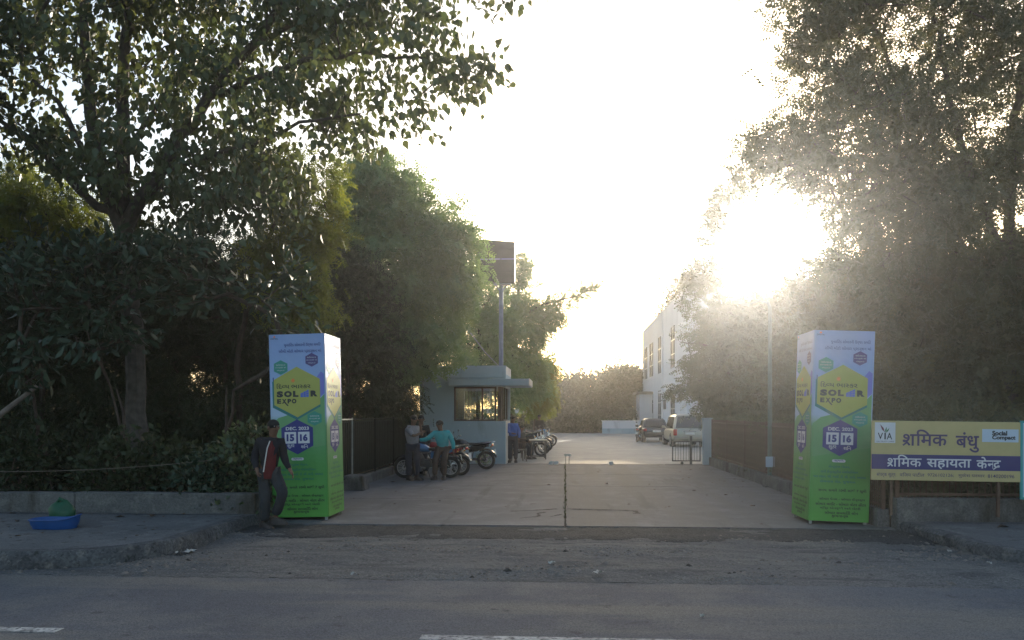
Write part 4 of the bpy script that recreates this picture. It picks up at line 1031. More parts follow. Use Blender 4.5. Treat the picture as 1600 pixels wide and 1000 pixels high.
m3 = motorcycle('all black motorcycle closest to the cabin wall, tail pointing right', M['blackpaint'], gM)
p_ = G(731, 26.2); m3.location = (p_.x, p_.y, .07); m3.rotation_euler = (R(-5), 0, R(180 - 8))
gM2 = 'motorcycles parked in a row behind the cabin'
row = [(822, 34.5, -12), (829, 36.6, -20), (834, 39.0, -15), (839, 41.8, -24), (845, 45.2, -18)]
labs = ['black motorcycle nearest to the table in the row behind the cabin', 'second motorcycle of the row behind the cabin, counted from the table', 'third motorcycle of the row behind the cabin, counted from the table',
        'fourth motorcycle of the row behind the cabin, next to the standing man', 'farthest motorcycle of the row behind the cabin, just past the standing man']
src = [m3, m3, m3, m1, m3, m3]
for (px, D, rz), lab, s_ in zip(row, labs, src):
    p_ = G(px, D); o = dup(s_, (p_.x, p_.y, .04), R(rz), lab, gM2); o.rotation_euler = (R(5), 0, R(rz))
p_ = G(998, 52); o = dup(m3, (p_.x, p_.y, .04), R(75), 'lone dark motorcycle parked left of the grey hatchback', 'motorcycle by the cars'); o.rotation_euler = (R(4), 0, R(75))

# ------------------------------------------------------------------ furniture by the cabin
def table():
    p_ = G(841, 32.6); t = thing('table', 'small steel framed table with pale top beside the motorcycle row', 'table', (p_.x, p_.y, .035), R(4))
    q = MB(); q.box((0, 0, .76), (.72, 1.1, .035), None, .008); q.build('table_top', M['wood_top'], t)
    q = MB(); q.b2((-.30, -.48, 0), (-.26, -.44, .74)); l = q.mesh('leg', M['grillsteel'])
    for x in (0, .56):
        for y in (0, .92): o = link('leg', l, t); o.location = (x, y, 0)
    q = MB(); q.b2((-.255, -.475, .10), (.255, -.445, .13)); q.b2((-.255, .445, .10), (.255, .475, .13)); q.b2((-.255, -.475, .70), (.255, -.445, .735)); q.build('stretcher', M['grillsteel'], t)
table()
def chair(label, loc, rz):
    t = thing('plastic_chair', label, 'chair', loc, rz, 'plastic chairs beside the cabin'); m = M['chairplastic']
    q = MB(); q.box((0, 0, .43), (.44, .44, .03), None, .012); q.build('seat', m, t)
    q = MB()
    q.loft([[Vector((-.21, .20, .45)), Vector((-.17, .22, .45)), Vector((-.17, .28, .86)), Vector((-.21, .26, .86))], [Vector((-.21, .20, .45)), Vector((-.17, .22, .45)), Vector((-.17, .28, .86)), Vector((-.21, .26, .86))]])
    q.v = []; q.f = []; q.mi = []
    for k in range(5): q.box((-.16 + k * .08, .245, .66), (.045, .022, .36), Euler((-.14, 0, 0)), .006)
    q.box((0, .275, .86), (.42, .03, .08), Euler((-.14, 0, 0)), .012); q.build('backrest', m, t)
    for sx in (-1, 1):
        q = MB(); q.tube([(sx * .22, -.2, .64), (sx * .23, 0, .665), (sx * .22, .22, .66)], .022, 6); q.tube([(sx * .22, -.2, .64), (sx * .21, -.21, .43)], .02, 6); q.build('armrest', m, t, True)
        for sy in (-1, 1): q = MB(); q.tube([(sx * .19, sy * .19, .43), (sx * .23, sy * .23, 0)], [.026, .018], 6); q.build('leg', m, t, True)
    return t
p_ = G(811, 30.9); chair('dark plastic armchair in front of the seated man, beside the cabin', (p_.x, p_.y, .035), R(200))
p_ = G(817, 32.6); chair('dark plastic armchair the seated man in black sits on', (p_.x, p_.y, .035), R(60)); CH2 = p_.copy()

# blue tray and green crate on the left pavement
bt = thing('blue_tub', 'low bright blue plastic tub with one raised end lying on the left pavement', 'tub', (*G(86, 11.65).xy, .228), R(8))
m_ = MB()
def tub_ring(rx, ry, z, lift): return [Vector((rx * math.cos(a), ry * math.sin(a), z + lift * max(0, math.cos(a)) ** 2 + .006 * math.sin(3 * a + 1))) for a in np.linspace(0, 2 * math.pi, 29)[:-1]]
m_.loft([tub_ring(.30, .17, 0, 0), tub_ring(.335, .195, .07, .02), tub_ring(.35, .21, .13, .06), tub_ring(.34, .20, .135, .06), tub_ring(.32, .185, .08, .03), tub_ring(.29, .165, .02, 0)]); m_.build('tub_body', M['blueplastic'], bt, True)
m_ = MB()
rim = tub_ring(.356, .216, .132, .06); m_.tube(rim + [rim[0]], .011, 6, False); m_.build('rim', M['blueplastic'], bt, True)
gc = thing('green_bundle', 'soft dark green bundle slumped behind the blue tub', 'bundle', (*G(97, 12.2).xy, .228), R(-6))
def lump(cx, cz, rx, ry, rz, seed):
    q = MB(); q.ell((cx, 0, cz), (rx, ry, rz), None, 22, 14)
    q.v = [(x + .045 * MN.noise(Vector((x * 7 + seed, y * 7, z * 7))), y + .045 * MN.noise(Vector((x * 7, y * 7 + seed, z * 7))), max(0.0, z + .05 * MN.noise(Vector((x * 5, y * 5, z * 5 + seed))))) for x, y, z in q.v]; return q
lump(0, .15, .19, .15, .19, 3).build('cloth_bundle', M['greenplastic'], gc, True)
q = MB(); q.tube([(-.05, -.02, .31), (0, -.05, .37), (.06, 0, .33), (.02, .03, .31)], [.035, .03, .025, .02], 8); q.build('knot', M['greenplastic'], gc, True)

# ------------------------------------------------------------------ people
def skin_mesh(vs, es, rad, sub=2, root=0):
    me = bpy.data.meshes.new('s'); me.from_pydata([tuple(v) for v in vs], es, [])
    bm = bmesh.new(); bm.from_mesh(me); L = bm.verts.layers.skin.verify()
    for i, v in enumerate(bm.verts): v[L].radius = (rad[i], rad[i]) if not hasattr(rad[i], '__len__') else rad[i]; v[L].use_root = (i == root)
    bm.to_mesh(me); bm.free()
    o = bpy.data.objects.new('s', me); C.objects.link(o)
    a = o.modifiers.new('k', 'SKIN'); a.use_smooth_shade = True
    b = o.modifiers.new('u', 'SUBSURF'); b.levels = sub; b.render_levels = sub
    dg = bpy.context.evaluated_depsgraph_get(); out = bpy.data.meshes.new_from_object(o.evaluated_get(dg))
    bpy.data.objects.remove(o); bpy.data.meshes.remove(me)
    v = [q.co.copy() for q in out.vertices]; f = [tuple(p.vertices) for p in out.polygons]; bpy.data.meshes.remove(out)
    return v, f
def person(label, loc, rz, J, cols, long_sleeve=True, open_jacket=False, face_dir=None, curl=1.0, cat_group=None, hem=0.0):
    """J: joints in a frame where the person faces -y and x is the viewer's right"""
    t = thing('person', label, 'person', loc, rz)
    J = {k: Vector(v) for k, v in J.items()}
    keys = ['pelvis', 'spine', 'chest', 'neck', 'head0', 'head1', 'head2', 'shL', 'elL', 'wrL', 'paL', 'shR', 'elR', 'wrR', 'paR', 'hiL', 'knL', 'anL', 'toL', 'hiR', 'knR', 'anR', 'toR']
    fd = Vector(face_dir if face_dir else (0, -1, 0)).normalized()
    up = (J['head'] - J['neck']).normalized()
    J['head0'] = J['neck'] + up * .085 + fd * .015; J['head1'] = J['neck'] + up * .165 + fd * .02; J['head2'] = J['neck'] + up * .235 + fd * .012
    for s in 'LR':
        d = (J['wr' + s] - J['el' + s]).normalized(); J['pa' + s] = J['wr' + s] + d * .075
    idx = {k: i for i, k in enumerate(keys)}
    E_ = [('pelvis', 'spine'), ('spine', 'chest'), ('chest', 'neck'), ('neck', 'head0'), ('head0', 'head1'), ('head1', 'head2')]
    for s in 'LR': E_ += [('chest', 'sh' + s), ('sh' + s, 'el' + s), ('el' + s, 'wr' + s), ('wr' + s, 'pa' + s), ('pelvis', 'hi' + s), ('hi' + s, 'kn' + s), ('kn' + s, 'an' + s), ('an' + s, 'to' + s)]
    rad = {'pelvis': (.14, .11), 'spine': (.135, .10), 'chest': (.155, .11), 'neck': .055, 'head0': .07, 'head1': (.085, .095), 'head2': .065}
    for s in 'LR': rad.update({'sh' + s: .062, 'el' + s: .043, 'wr' + s: .030, 'pa' + s: (.038, .020), 'hi' + s: .092, 'kn' + s: .062, 'an' + s: .038, 'to' + s: .024})
    v, f = skin_mesh([J[k] for k in keys], [(idx[a], idx[b]) for a, b in E_], [rad[k] for k in keys])
    body = MB(); body.add(v, f)
    # fingers: four unequal chains and a thumb, rooted in the palm
    for s in 'LR':
        d = (J['wr' + s] - J['el' + s]).normalized(); side = d.orthogonal().normalized()
        inward = Vector((1 if s == 'L' else -1, -.4, 0)); side = (inward - d * inward.dot(d)).normalized().cross(d).normalized(); palm = d.cross(side).normalized()
        if palm.dot(inward) < 0: palm = -palm
        for k, ln in enumerate((.070, .080, .074, .058)):
            o = J['pa' + s] + side * (.027 - .018 * k) - d * .01; a1 = d; a2 = (d + palm * .55 * curl).normalized(); a3 = (d + palm * 1.5 * curl).normalized()
            body.tube([o, o + a1 * ln * .45, o + a1 * ln * .45 + a2 * ln * .33, o + a1 * ln * .45 + a2 * ln * .33 + a3 * ln * .28], [.0095, .009, .008, .006], 6)
        o = J['wr' + s] + side * .02 + d * .025; b_ = (d * .6 + side * .7 + palm * .3).normalized()
        body.tube([o, o + b_ * .04, o + b_ * .04 + (d + palm * .5).normalized() * .035], [.012, .011, .007], 6)
    # face and ears
    sd = fd.cross(up).normalized(); hc = J['head1']
    body.tube([hc + fd * .085 + up * .028, hc + fd * .112 - up * .012, hc + fd * .088 - up * .022], [.008, .015, .008], 6)
    for q in (-1, 1): body.ell(hc + sd * q * .088 - fd * .005 - up * .005, (.018, .022, .033))
    body.cur = 1
    for q in (-1, 1): body.ell(hc + sd * q * .033 + fd * .083 + up * .024, (.011, .011, .008), None, 8, 6)
    body.cur = 2
    for q in (-1, 1): body.ell(hc + sd * q * .033 + fd * .091 + up * .024, (.006, .006, .006), None, 8, 6)
    for q in (-1, 1): body.tube([hc + sd * q * .05 + fd * .082 + up * .045, hc + sd * q * .02 + fd * .092 + up * .047], .006, 5)
    body.cur = 3; body.tube([hc - sd * .025 + fd * .082 - up * .047, hc + fd * .092 - up * .048, hc + sd * .025 + fd * .082 - up * .047], .006, 5)
    link('body', body.mesh('body', [M['skin'], M['eyewhite'], M['hair'], M['mouth']], True), t)
    # hair
    hm = MB(); rot = Matrix((sd, -fd, up)).transposed().to_3x3().to_euler()
    hm.ell(hc + up * .045 - fd * .022, (.094, .108, .088), rot, 16, 10); hm.build('hair', M['hair'], t, True)
    # shirt
    ks = ['pelvis', 'spine', 'chest', 'shL', 'elL', 'shR', 'elR', 'yoke'] + (['wrL', 'wrR'] if long_sleeve else [])
    J['yoke'] = J['neck'] - (J['neck'] - J['chest']) * .22
    P_ = {k: J[k].copy() for k in ks}; dn = (J['pelvis'] - J['spine']).normalized(); P_['pelvis'] = J['pelvis'] + dn * (.02 + hem)
    P_['chest'] = J['chest'] + (J['neck'] - J['chest']) * .08
    rs = {'pelvis': (.178, .145), 'spine': (.172, .136), 'chest': (.19, .142), 'yoke': (.095, .085)}
    for s in 'LR':
        rs.update({'sh' + s: .092, 'el' + s: .066, 'wr' + s: .048})
        if not long_sleeve: P_['el' + s] = J['sh' + s] + (J['el' + s] - J['sh' + s]) * .92
        else: P_['wr' + s] = J['el' + s] + (J['wr' + s] - J['el' + s]) * .9
    ix = {k: i for i, k in enumerate(ks)}; es = [('pelvis', 'spine'), ('spine', 'chest'), ('chest', 'yoke'), ('chest', 'shL'), ('shL', 'elL'), ('chest', 'shR'), ('shR', 'elR')] + ([('elL', 'wrL'), ('elR', 'wrR')] if long_sleeve else [])
    v, f = skin_mesh([P_[k] for k in ks], [(ix[a], ix[b]) for a, b in es], [rs[k] for k in ks])
    v = [q + Vector((MN.noise(q * 9), MN.noise(q * 9 + Vector((5, 0, 0))), MN.noise(q * 9 + Vector((0, 7, 0))))) * .011 for q in v]
    sm = MB(); sm.add(v, f); sm.build('jacket' if open_jacket else 'shirt', M[cols[0]], t, True)
    cl = MB(); n0 = J['neck'] - (J['neck'] - J['chest']) * .18
    cl.tube([n0 - up * .03, n0 + up * .025], [.085, .072], 12); cl.build('collar', M[cols[0]], t, True)
    if open_jacket:  # red shirt and pale zip edges down the open front
        fr = MB(); c0 = J['chest'] + (J['neck'] - J['chest']) * .5; mid = J['spine']; lo = J['pelvis']
        def fp(p, u, o): return p + sd_b * u + fb * o
        fb = Vector(J.get('front', (0, -1, 0))); sd_b = fb.cross(Vector((0, 0, 1))).normalized()
        pts = [[fp(c0 + Vector((0, 0, .03)), -.02, .095), fp(c0 + Vector((0, 0, .03)), .04, .095)], [fp(J['chest'], -.07, .150), fp(J['chest'], .075, .150)], [fp(mid, -.085, .145), fp(mid, .085, .145)], [fp(lo, -.085, .145), fp(lo, .095, .145)], [fp(lo - Vector((0, 0, .11)), -.06, .138), fp(lo - Vector((0, 0, .11)), .085, .138)]]
        ring = [[a, (a + b) / 2 + fb * .03, b, (a + b) / 2 - fb * .08] for a, b in pts]; fr.loft(ring); fr.build('undershirt', M[cols[2]], t, True)
        for k in (1,):
            z = MB(); z.tube([q[k] + fb * .012 for q in pts[:4]], .010, 6); z.build('zip_edge', M['ziplight'], t, True)
    # trousers
    ks = ['pelvis', 'hiL', 'knL', 'anL', 'hiR', 'knR', 'anR']; ix = {k: i for i, k in enumerate(ks)}
    rs = {'pelvis': (.155, .125)}
    P_ = {k: J[k].copy() for k in ks}
    for s in 'LR': rs.update({'hi' + s: .118, 'kn' + s: .094, 'an' + s: .080}); P_['an' + s] = J['an' + s] + (J['kn' + s] - J['an' + s]) * .06
    v, f = skin_mesh([P_[k] for k in ks], [(ix[a], ix[b]) for a, b in (('pelvis', 'hiL'), ('hiL', 'knL'), ('knL', 'anL'), ('pelvis', 'hiR'), ('hiR', 'knR'), ('knR', 'anR'))], [rs[k] for k in ks])
    v = [q + Vector((MN.noise(q * 8), MN.noise(q * 8 + Vector((5, 0, 0))), 0)) * .012 for q in v]
    tm_ = MB(); tm_.add(v, f); tm_.build('trousers', M[cols[1]], t, True)
    for s in 'LR':
        a, to = J['an' + s], J['to' + s]; d = (to - a); d.z = 0; d.normalize(); side = Vector((-d.y, d.x, 0)); q = MB(); heel = a - d * .06
        zb = min(a.z - .085, to.z - .03)
        rings = []
        for u, hw_, h in ((-.085, .040, .09), (-.03, .056, .125), (.05, .060, .115), (.12, .062, .085), (.185, .052, .065), (.22, .026, .04)):
            c_ = a + d * u; rings.append([Vector((c_.x, c_.y, zb)) + side * x * hw_ + Vector((0, 0, z * h)) for x, z in ((-1, 0), (1, 0), (1, .5), (.6, 1), (-.6, 1), (-1, .5))])
        q.loft(rings); q.build('shoe', M['shoe'], t, True)
    return t
def stand(**kw):
    J = dict(pelvis=(0, 0, .93), spine=(0, .01, 1.12), chest=(0, 0, 1.30), neck=(0, 0, 1.47), head=(0, -.02, 1.68), shL=(-.19, 0, 1.40), elL=(-.24, .03, 1.12), wrL=(-.24, -.08, .88), shR=(.19, 0, 1.40), elR=(.24, .03, 1.12), wrR=(.24, -.08, .88),
             hiL=(-.095, 0, .90), knL=(-.11, -.02, .50), anL=(-.11, .02, .085), toL=(-.13, -.14, .035), hiR=(.095, 0, .90), knR=(.11, -.02, .50), anR=(.11, .02, .085), toR=(.13, -.14, .035))
    J.update(kw); return J
p_ = G(412, 12.95)
person('man in dark jacket over red shirt walking past the left advertising tower', (p_.x, p_.y, .03), 0,
       stand(pelvis=(.08, 0, .93), spine=(.10, 0, 1.12), chest=(.12, 0, 1.31), neck=(.15, -.01, 1.47), head=(.17, -.03, 1.67), shL=(-.05, -.06, 1.40), elL=(-.13, -.06, 1.13), wrL=(-.03, -.20, .95), shR=(.28, .04, 1.40), elR=(.33, .02, 1.14), wrR=(.46, -.05, .94),
             hiL=(.0, -.02, .90), knL=(.06, -.08, .50), anL=(.0, .02, .085), toL=(.12, -.07, .035), hiR=(.16, .02, .90), knR=(.36, -.10, .60), anR=(.17, .05, .19), toR=(.30, .02, .10), front=(.45, -.9, 0)),
       ('jacket', 'trouser_grey', 'redshirt'), True, True, (.75, -.66, 0))
p_ = G(645, 21.75)
person('man in pale grey shirt standing with arms raised beside the blue tanked motorcycle', (p_.x, p_.y, .075), 0,
       stand(shL=(-.12, -.13, 1.40), elL=(.07, -.24, 1.20), wrL=(.24, -.14, 1.28), shR=(.14, .10, 1.40), elR=(.25, .02, 1.20), wrR=(.22, -.04, 1.44), toL=(.03, -.13, .035), toR=(.22, -.05, .035), head=(.03, -.01, 1.68)),
       ('greyshirt', 'trouser_dark'), False, False, (.8, -.5, 0))
p_ = G(690, 22.15)
person('man in teal shirt perched on a motorcycle seat reaching towards the man in grey', (p_.x, p_.y, .075), 0,
       stand(pelvis=(.03, .08, .84), spine=(.03, .05, 1.0), chest=(.01, .02, 1.17), neck=(-.02, 0, 1.33), head=(-.05, -.02, 1.53), shL=(-.20, 0, 1.26), elL=(-.42, -.06, 1.08), wrL=(-.64, -.10, 1.08), shR=(.19, .02, 1.26), elR=(.31, .05, 1.0), wrR=(.33, -.01, .78),
             hiL=(-.08, .05, .80), knL=(-.14, -.24, .52), anL=(-.16, -.18, .085), toL=(-.20, -.33, .035), hiR=(.11, .05, .80), knR=(.10, -.24, .52), anR=(.09, -.16, .085), toR=(.09, -.31, .035)),
       ('tealshirt', 'brownpants'), True, False, (-.7, -.7, 0), hem=.06)
p_ = G(658, 23.6)
person('man in black mostly hidden behind the man in grey shirt', (p_.x, p_.y, .075), 0, stand(), ('black_cloth', 'trouser_dark'), True, False, (.2, -1, 0))
p_ = G(797, 30.2)
person('man in bright blue shirt standing against the side of the guard cabin', (p_.x + .1, p_.y, .035), 0, stand(shL=(-.14, -.1, 1.40), elL=(-.15, -.2, 1.14), wrL=(.02, -.30, 1.10), shR=(.15, .1, 1.40)), ('blueshirt', 'trouser_dark'), True, False, (.8, -.6, 0))
person('man in black seated on a plastic armchair beside the cabin', (CH2.x, CH2.y, .035), R(60),
       stand(pelvis=(0, .08, .56), spine=(0, .12, .74), chest=(0, .12, .92), neck=(0, .08, 1.08), head=(0, .05, 1.28), shL=(-.19, .11, 1.01), elL=(-.27, .08, .74), wrL=(-.22, -.16, .70), shR=(.19, .11, 1.01), elR=(.27, .08, .74), wrR=(.22, -.16, .70),
             hiL=(-.10, .06, .54), knL=(-.12, -.36, .53), anL=(-.12, -.34, .085), toL=(-.13, -.49, .035), hiR=(.10, .06, .54), knR=(.12, -.36, .53), anR=(.12, -.34, .085), toR=(.13, -.49, .035)), ('black_cloth', 'trouser_dark'))
p_ = G(843, 43.5)
person('man in dark clothes standing among the parked motorcycle row', (p_.x, p_.y, .035), R(-30), stand(), ('black_cloth', 'trouser_dark'), True, False)

# ------------------------------------------------------------------ trees and shrubs
T_HEART = (np.array([(0, 0, 0), (-.30, .16, .05), (-.40, .42, .07), (-.24, .70, .03), (0, 1.12, -.10), (.24, .70, .03), (.40, .42, .07), (.30, .16, .05), (0, .42, -.02)], float),
           [(0, 8, 2, 1), (8, 4, 3, 2), (8, 6, 5, 4), (0, 7, 6, 8)])
T_OVAL = (np.array([(0, 0, 0), (-.13, .30, .05), (-.19, .62, .06), (0, 1.0, -.04), (.19, .62, .06), (.13, .30, .05), (0, .5, 0)], float), [(0, 6, 2, 1), (6, 3, 2), (6, 4, 3), (0, 5, 4, 6)])
T_SMALL = (np.array([(0, 0, 0), (-.25, .5, .06), (0, 1.0, 0), (.25, .5, .06)], float), [(0, 3, 2, 1)])
def spray_template(n=5, l=.34, wd=.075, seed=0):
    V = [(0, 0, 0), (.012, 0, 0), (.004, 1, -.12), (-.004, 1, -.12)]; Fc = [(0, 1, 2, 3)]
    rg = np.random.default_rng(seed)
    for k in range(n):
        y = .12 + .80 * k / (n - 1); ll = l * (1 - .35 * abs(y - .45)) * rg.uniform(.85, 1.1)
        for s in (-1, 1):
            dx, dy, dz = s * .86, .42, -.25; b = len(V); z = -.12 * y * y
            V += [(0, y, z), (s * ll * .5 * .86 - .42 * wd, y + ll * .5 * .42 + s * .86 * wd * s, z - .02), (dx * ll, y + dy * ll, z + dz * ll), (s * ll * .5 * .86 + .42 * wd * 1, y + ll * .5 * .42 - .86 * wd, z - .05)]
            Fc.append((b, b + 1, b + 2, b + 3))
    return np.array(V, float), Fc
T_SPRAY = spray_template(5)
T_WIDE = spray_template(4, .40, .115, 5)
T_FINE = spray_template(6, .22, .045, 3)

def fast_mesh(name, V, faces, npts, N, tint, m):
    """N copies of a template: V (N*npts,3); faces = template faces"""
    me = bpy.data.meshes.new(name)
    lens = np.array([len(f) for f in faces]); loops = np.concatenate([np.array(f) for f in faces])
    L = (loops[None, :] + (np.arange(N) * npts)[:, None]).ravel()
    starts1 = np.concatenate([[0], np.cumsum(lens)[:-1]])
    starts = (starts1[None, :] + (np.arange(N) * len(loops))[:, None]).ravel()
    me.vertices.add(N * npts); me.vertices.foreach_set('co', V.astype(np.float32).ravel())
    me.loops.add(len(L)); me.loops.foreach_set('vertex_index', L.astype(np.int32))
    me.polygons.add(len(starts)); me.polygons.foreach_set('loop_start', starts.astype(np.int32))
    me.update(calc_edges=True)
    at = me.attributes.new('tint', 'FLOAT', 'POINT'); at.data.foreach_set('value', np.repeat(tint, npts).astype(np.float32))
    me.materials.append(m)
    return me
def norm(a): return a / np.maximum(1e-9, np.linalg.norm(a, axis=-1, keepdims=True))
def leaf_frames(rng, n, axis, spread):
    a = norm(axis + rng.normal(0, spread, (n, 3)))
    u = norm(np.cross(a, rng.normal(0, 1, (n, 3)))); w_ = np.cross(u, a)
    return np.stack([u, a, w_], -1)                    # columns x, y, z
def leaves_mesh(name, rng, P, axis, spread, template, size, m, size_var=.3, tint_base=None):
    T, faces = template; N = len(P)
    Rm = leaf_frames(rng, N, axis, spread)
    s = size * (1 + rng.uniform(-size_var, size_var, N))
    V = np.einsum('nij,kj->nki', Rm, T) * s[:, None, None] + P[:, None, :]
    tint = np.clip(rng.beta(1.6, 2.4, N) if tint_base is None else tint_base + rng.normal(0, .18, N), 0, 1)
    return fast_mesh(name, V.reshape(-1, 3), faces, len(T), N, tint, m), Rm, s

def in_gap(P, gaps):
    ok = np.ones(len(P), bool)
    for c, r in gaps:
        d = (P - np.array(c)) / np.array(r); ok &= (d ** 2).sum(1) > 1
    return ok
def shell_points(rng, blobs, n, inner=.35, gaps=(), zmin=.25):
    """points in a union of ellipsoids, denser towards the outside, with noise-made clumps and holes"""
    out = []; vol = np.array([b[1][0] * b[1][1] * b[1][2] for b in blobs]) ** .8; cnt = np.maximum(1, (n * vol / vol.sum()).astype(int))
    for (c, r), k in zip(blobs, cnt):
        d = norm(rng.normal(0, 1, (k, 3))); rad = (inner + (1 - inner) * rng.uniform(0, 1, (k, 1)) ** .6)
        rad *= 1 + .18 * rng.normal(0, 1, (k, 1)) * (rng.random((k, 1)) < .35)
        out.append(np.array(c) + d * rad * np.array(r))
    P = np.concatenate(out); P = P[P[:, 2] > zmin]
    return P[in_gap(P, gaps)] if gaps else P

def grow(rng, limbs, tips, wander=.10, seg=.55, lift=0.0):
    """connect crown tips to hand-placed limbs by curving twigs; returns node positions, parents and radii"""
    pos = []; par = []; rad0 = []
    for pts, r0, r1, pi in limbs:
        prev = pi if pi is None else min(range(len(pos)), key=lambda i: (pos[i] - Vector(pts[0])).length)
        n = len(pts)
        dense = []
        for a, b in zip(pts[:-1], pts[1:]):
            k = max(1, int((Vector(b) - Vector(a)).length / .35))
            dense += [Vector(a).lerp(Vector(b), i / k) for i in range(k)]
        dense.append(Vector(pts[-1]))
        for i, p in enumerate(dense):
            if i == 0 and prev is not None: continue
            q = p + Vector(rng.normal(0, .03, 3)) * (0 if i == 0 else 1)
            pos.append(q); par.append(-1 if prev is None else prev); rad0.append(r0 + (r1 - r0) * i / max(1, len(dense) - 1)); prev = len(pos) - 1
    A = np.array([tuple(p) for p in pos]); nl = len(A)
    starts = nl
    base = A.copy()
    d0 = np.array([np.min(np.linalg.norm(base - t, axis=1)) for t in tips]); order = np.argsort(d0)
    tipn = []
    PA = list(A); 
    arr = np.zeros((nl + len(tips) * 14, 3)); arr[:nl] = A; cnt = nl
    for ti in order:
        t = tips[ti]; d = np.linalg.norm(arr[:cnt] - t, axis=1); 
        zpen = np.maximum(0, arr[:cnt, 2] - t[2]) * .25
        j = int(np.argmin(d + zpen)); L = d[j]; k = int(min(12, max(1, L / seg)))
        a = arr[j].copy(); prev = j; bend = rng.normal(0, wander * L, 3); bend[2] += lift * L
        for i in range(1, k + 1):
            u = i / k; p = a + (t - a) * u + bend * math.sin(math.pi * u)
            if cnt >= len(arr): break
            arr[cnt] = p; pos.append(Vector(p)); par.append(prev); rad0.append(0); prev = cnt; cnt += 1
        tipn.append(prev)
    cntd = np.zeros(cnt)
    for i in tipn:
        while i >= nl: cntd[i] += 1; i = par[i]
    radi = [rad0[i] if i < nl else min(.07, .006 * math.sqrt(max(1, cntd[i]))) for i in range(cnt)]
    return arr[:cnt], par, radi, nl
def branch_mesh(pos, par, rad, nl, m, sides=7):
    mb = MB(); ch = {}
    for i, p in enumerate(par): ch.setdefault(p, []).append(i)
    done = set()
    starts = [(i, p) for i, p in enumerate(par) if p == -1 or ch[p][0] != i]
    for i, p in starts:
        chain = ([p] if p >= 0 else []) + [i]
        while ch.get(chain[-1]): chain.append(ch[chain[-1]][0])
        r = [rad[k] for k in chain]
        if p >= 0: r[0] = min(rad[p], r[1] * 1.25)
        r[-1] *= .5
        big = max(r) > .03
        mb.tube([Vector(pos[k]) for k in chain], r, sides if big else 4, False)
    return mb
def tree(name, label, cat, base, limbs, blobs, ntips, per, clump, template, size, leaf, bark, seed, group=None, axis=(0, 0, -.4), spread=.6, gaps=(), inner=.35, extra=None, crown='crown', wander=.1, outward=.5, size_var=.3, singles=0, zmin=.25, tips_keep=None):
    rng = np.random.default_rng(seed); base = Vector(base)
    root = thing(name, label, cat, base, 0, group)
    lm = [([Vector(p) - base for p in pts], r0, r1, pi) for pts, r0, r1, pi in limbs]
    bl = [(np.array(Vector(c) - base), r) for c, r in blobs]; gp_ = [(np.array(Vector(c) - base), r) for c, r in gaps]
    tips = shell_points(rng, bl, ntips, inner, gp_, zmin - base.z)
    if extra is not None: tips = np.concatenate([tips, np.array([tuple(Vector(p) - base) for p in extra])])
    pos, par, rad, nl = grow(rng, lm, tips, wander)
    trunk = MB(); bm_ = branch_mesh(pos, par, rad, nl, bark); bm_.build('trunk', bark, root, True)
    # leaves round every tip and along the outer twigs
    cen = np.mean([c for c, r in bl], 0)
    k = rng.poisson(per, len(tips)); P = np.repeat(tips, k, 0); off = rng.normal(0, clump, P.shape); off[:, 2] *= .75; P = P + off
    tw = pos[nl:]
    if len(tw):
        q = tw[rng.integers(0, len(tw), int(len(P) * .15))]; P = np.concatenate([P, q + rng.normal(0, clump * .5, q.shape)])
    P = P[P[:, 2] > zmin - base.z]
    if gp_: P = P[in_gap(P, gp_)]
    out = norm(P - cen); ax = np.array(axis)[None, :] + out * outward
    # clumps share a tone
    tb = np.clip(.4 + .35 * np.array([MN.noise(Vector(p) * .9 + Vector((seed, 0, 0))) for p in P]), 0, 1)
    if singles:
        vis = np.argsort(-(P @ np.array((.0, -1.0, .0))) + rng.normal(0, .6, len(P)))[:singles]
        keep = np.ones(len(P), bool); keep[vis] = False
        Rm = leaf_frames(rng, len(vis), ax[vis], spread)
        T, faces = template
        mes = [fast_mesh('leaf', T.copy(), faces, len(T), 1, np.array([t_]), leaf) for t_ in (.1, .35, .6, .9)]
        for i, (p, Q) in enumerate(zip(P[vis], Rm)):
            o = link('leaf', mes[i % 4], root); s = size * (1 + rng.uniform(-size_var, size_var))
            mx = Matrix(((Q[0][0] * s, Q[0][1] * s, Q[0][2] * s, p[0]), (Q[1][0] * s, Q[1][1] * s, Q[1][2] * s, p[1]), (Q[2][0] * s, Q[2][1] * s, Q[2][2] * s, p[2]), (0, 0, 0, 1)))
            o.matrix_local = mx
        P, ax, tb = P[keep], ax[keep], tb[keep]
    me, _, _ = leaves_mesh('foliage', rng, P, ax, spread, template, size, leaf, size_var, tb)
    o = link(crown, me, root); o['kind'] = 'stuff'
    return root
def sph(px, py, D, rx, rz, ry=None):
    """ellipsoid blob: centre at a photo direction and depth, radii in metres"""
    return (W(px, py, D), (rx, ry or (rx + rz) * .5, rz))
def line_pts(lst): return [W(*q) for q in lst]

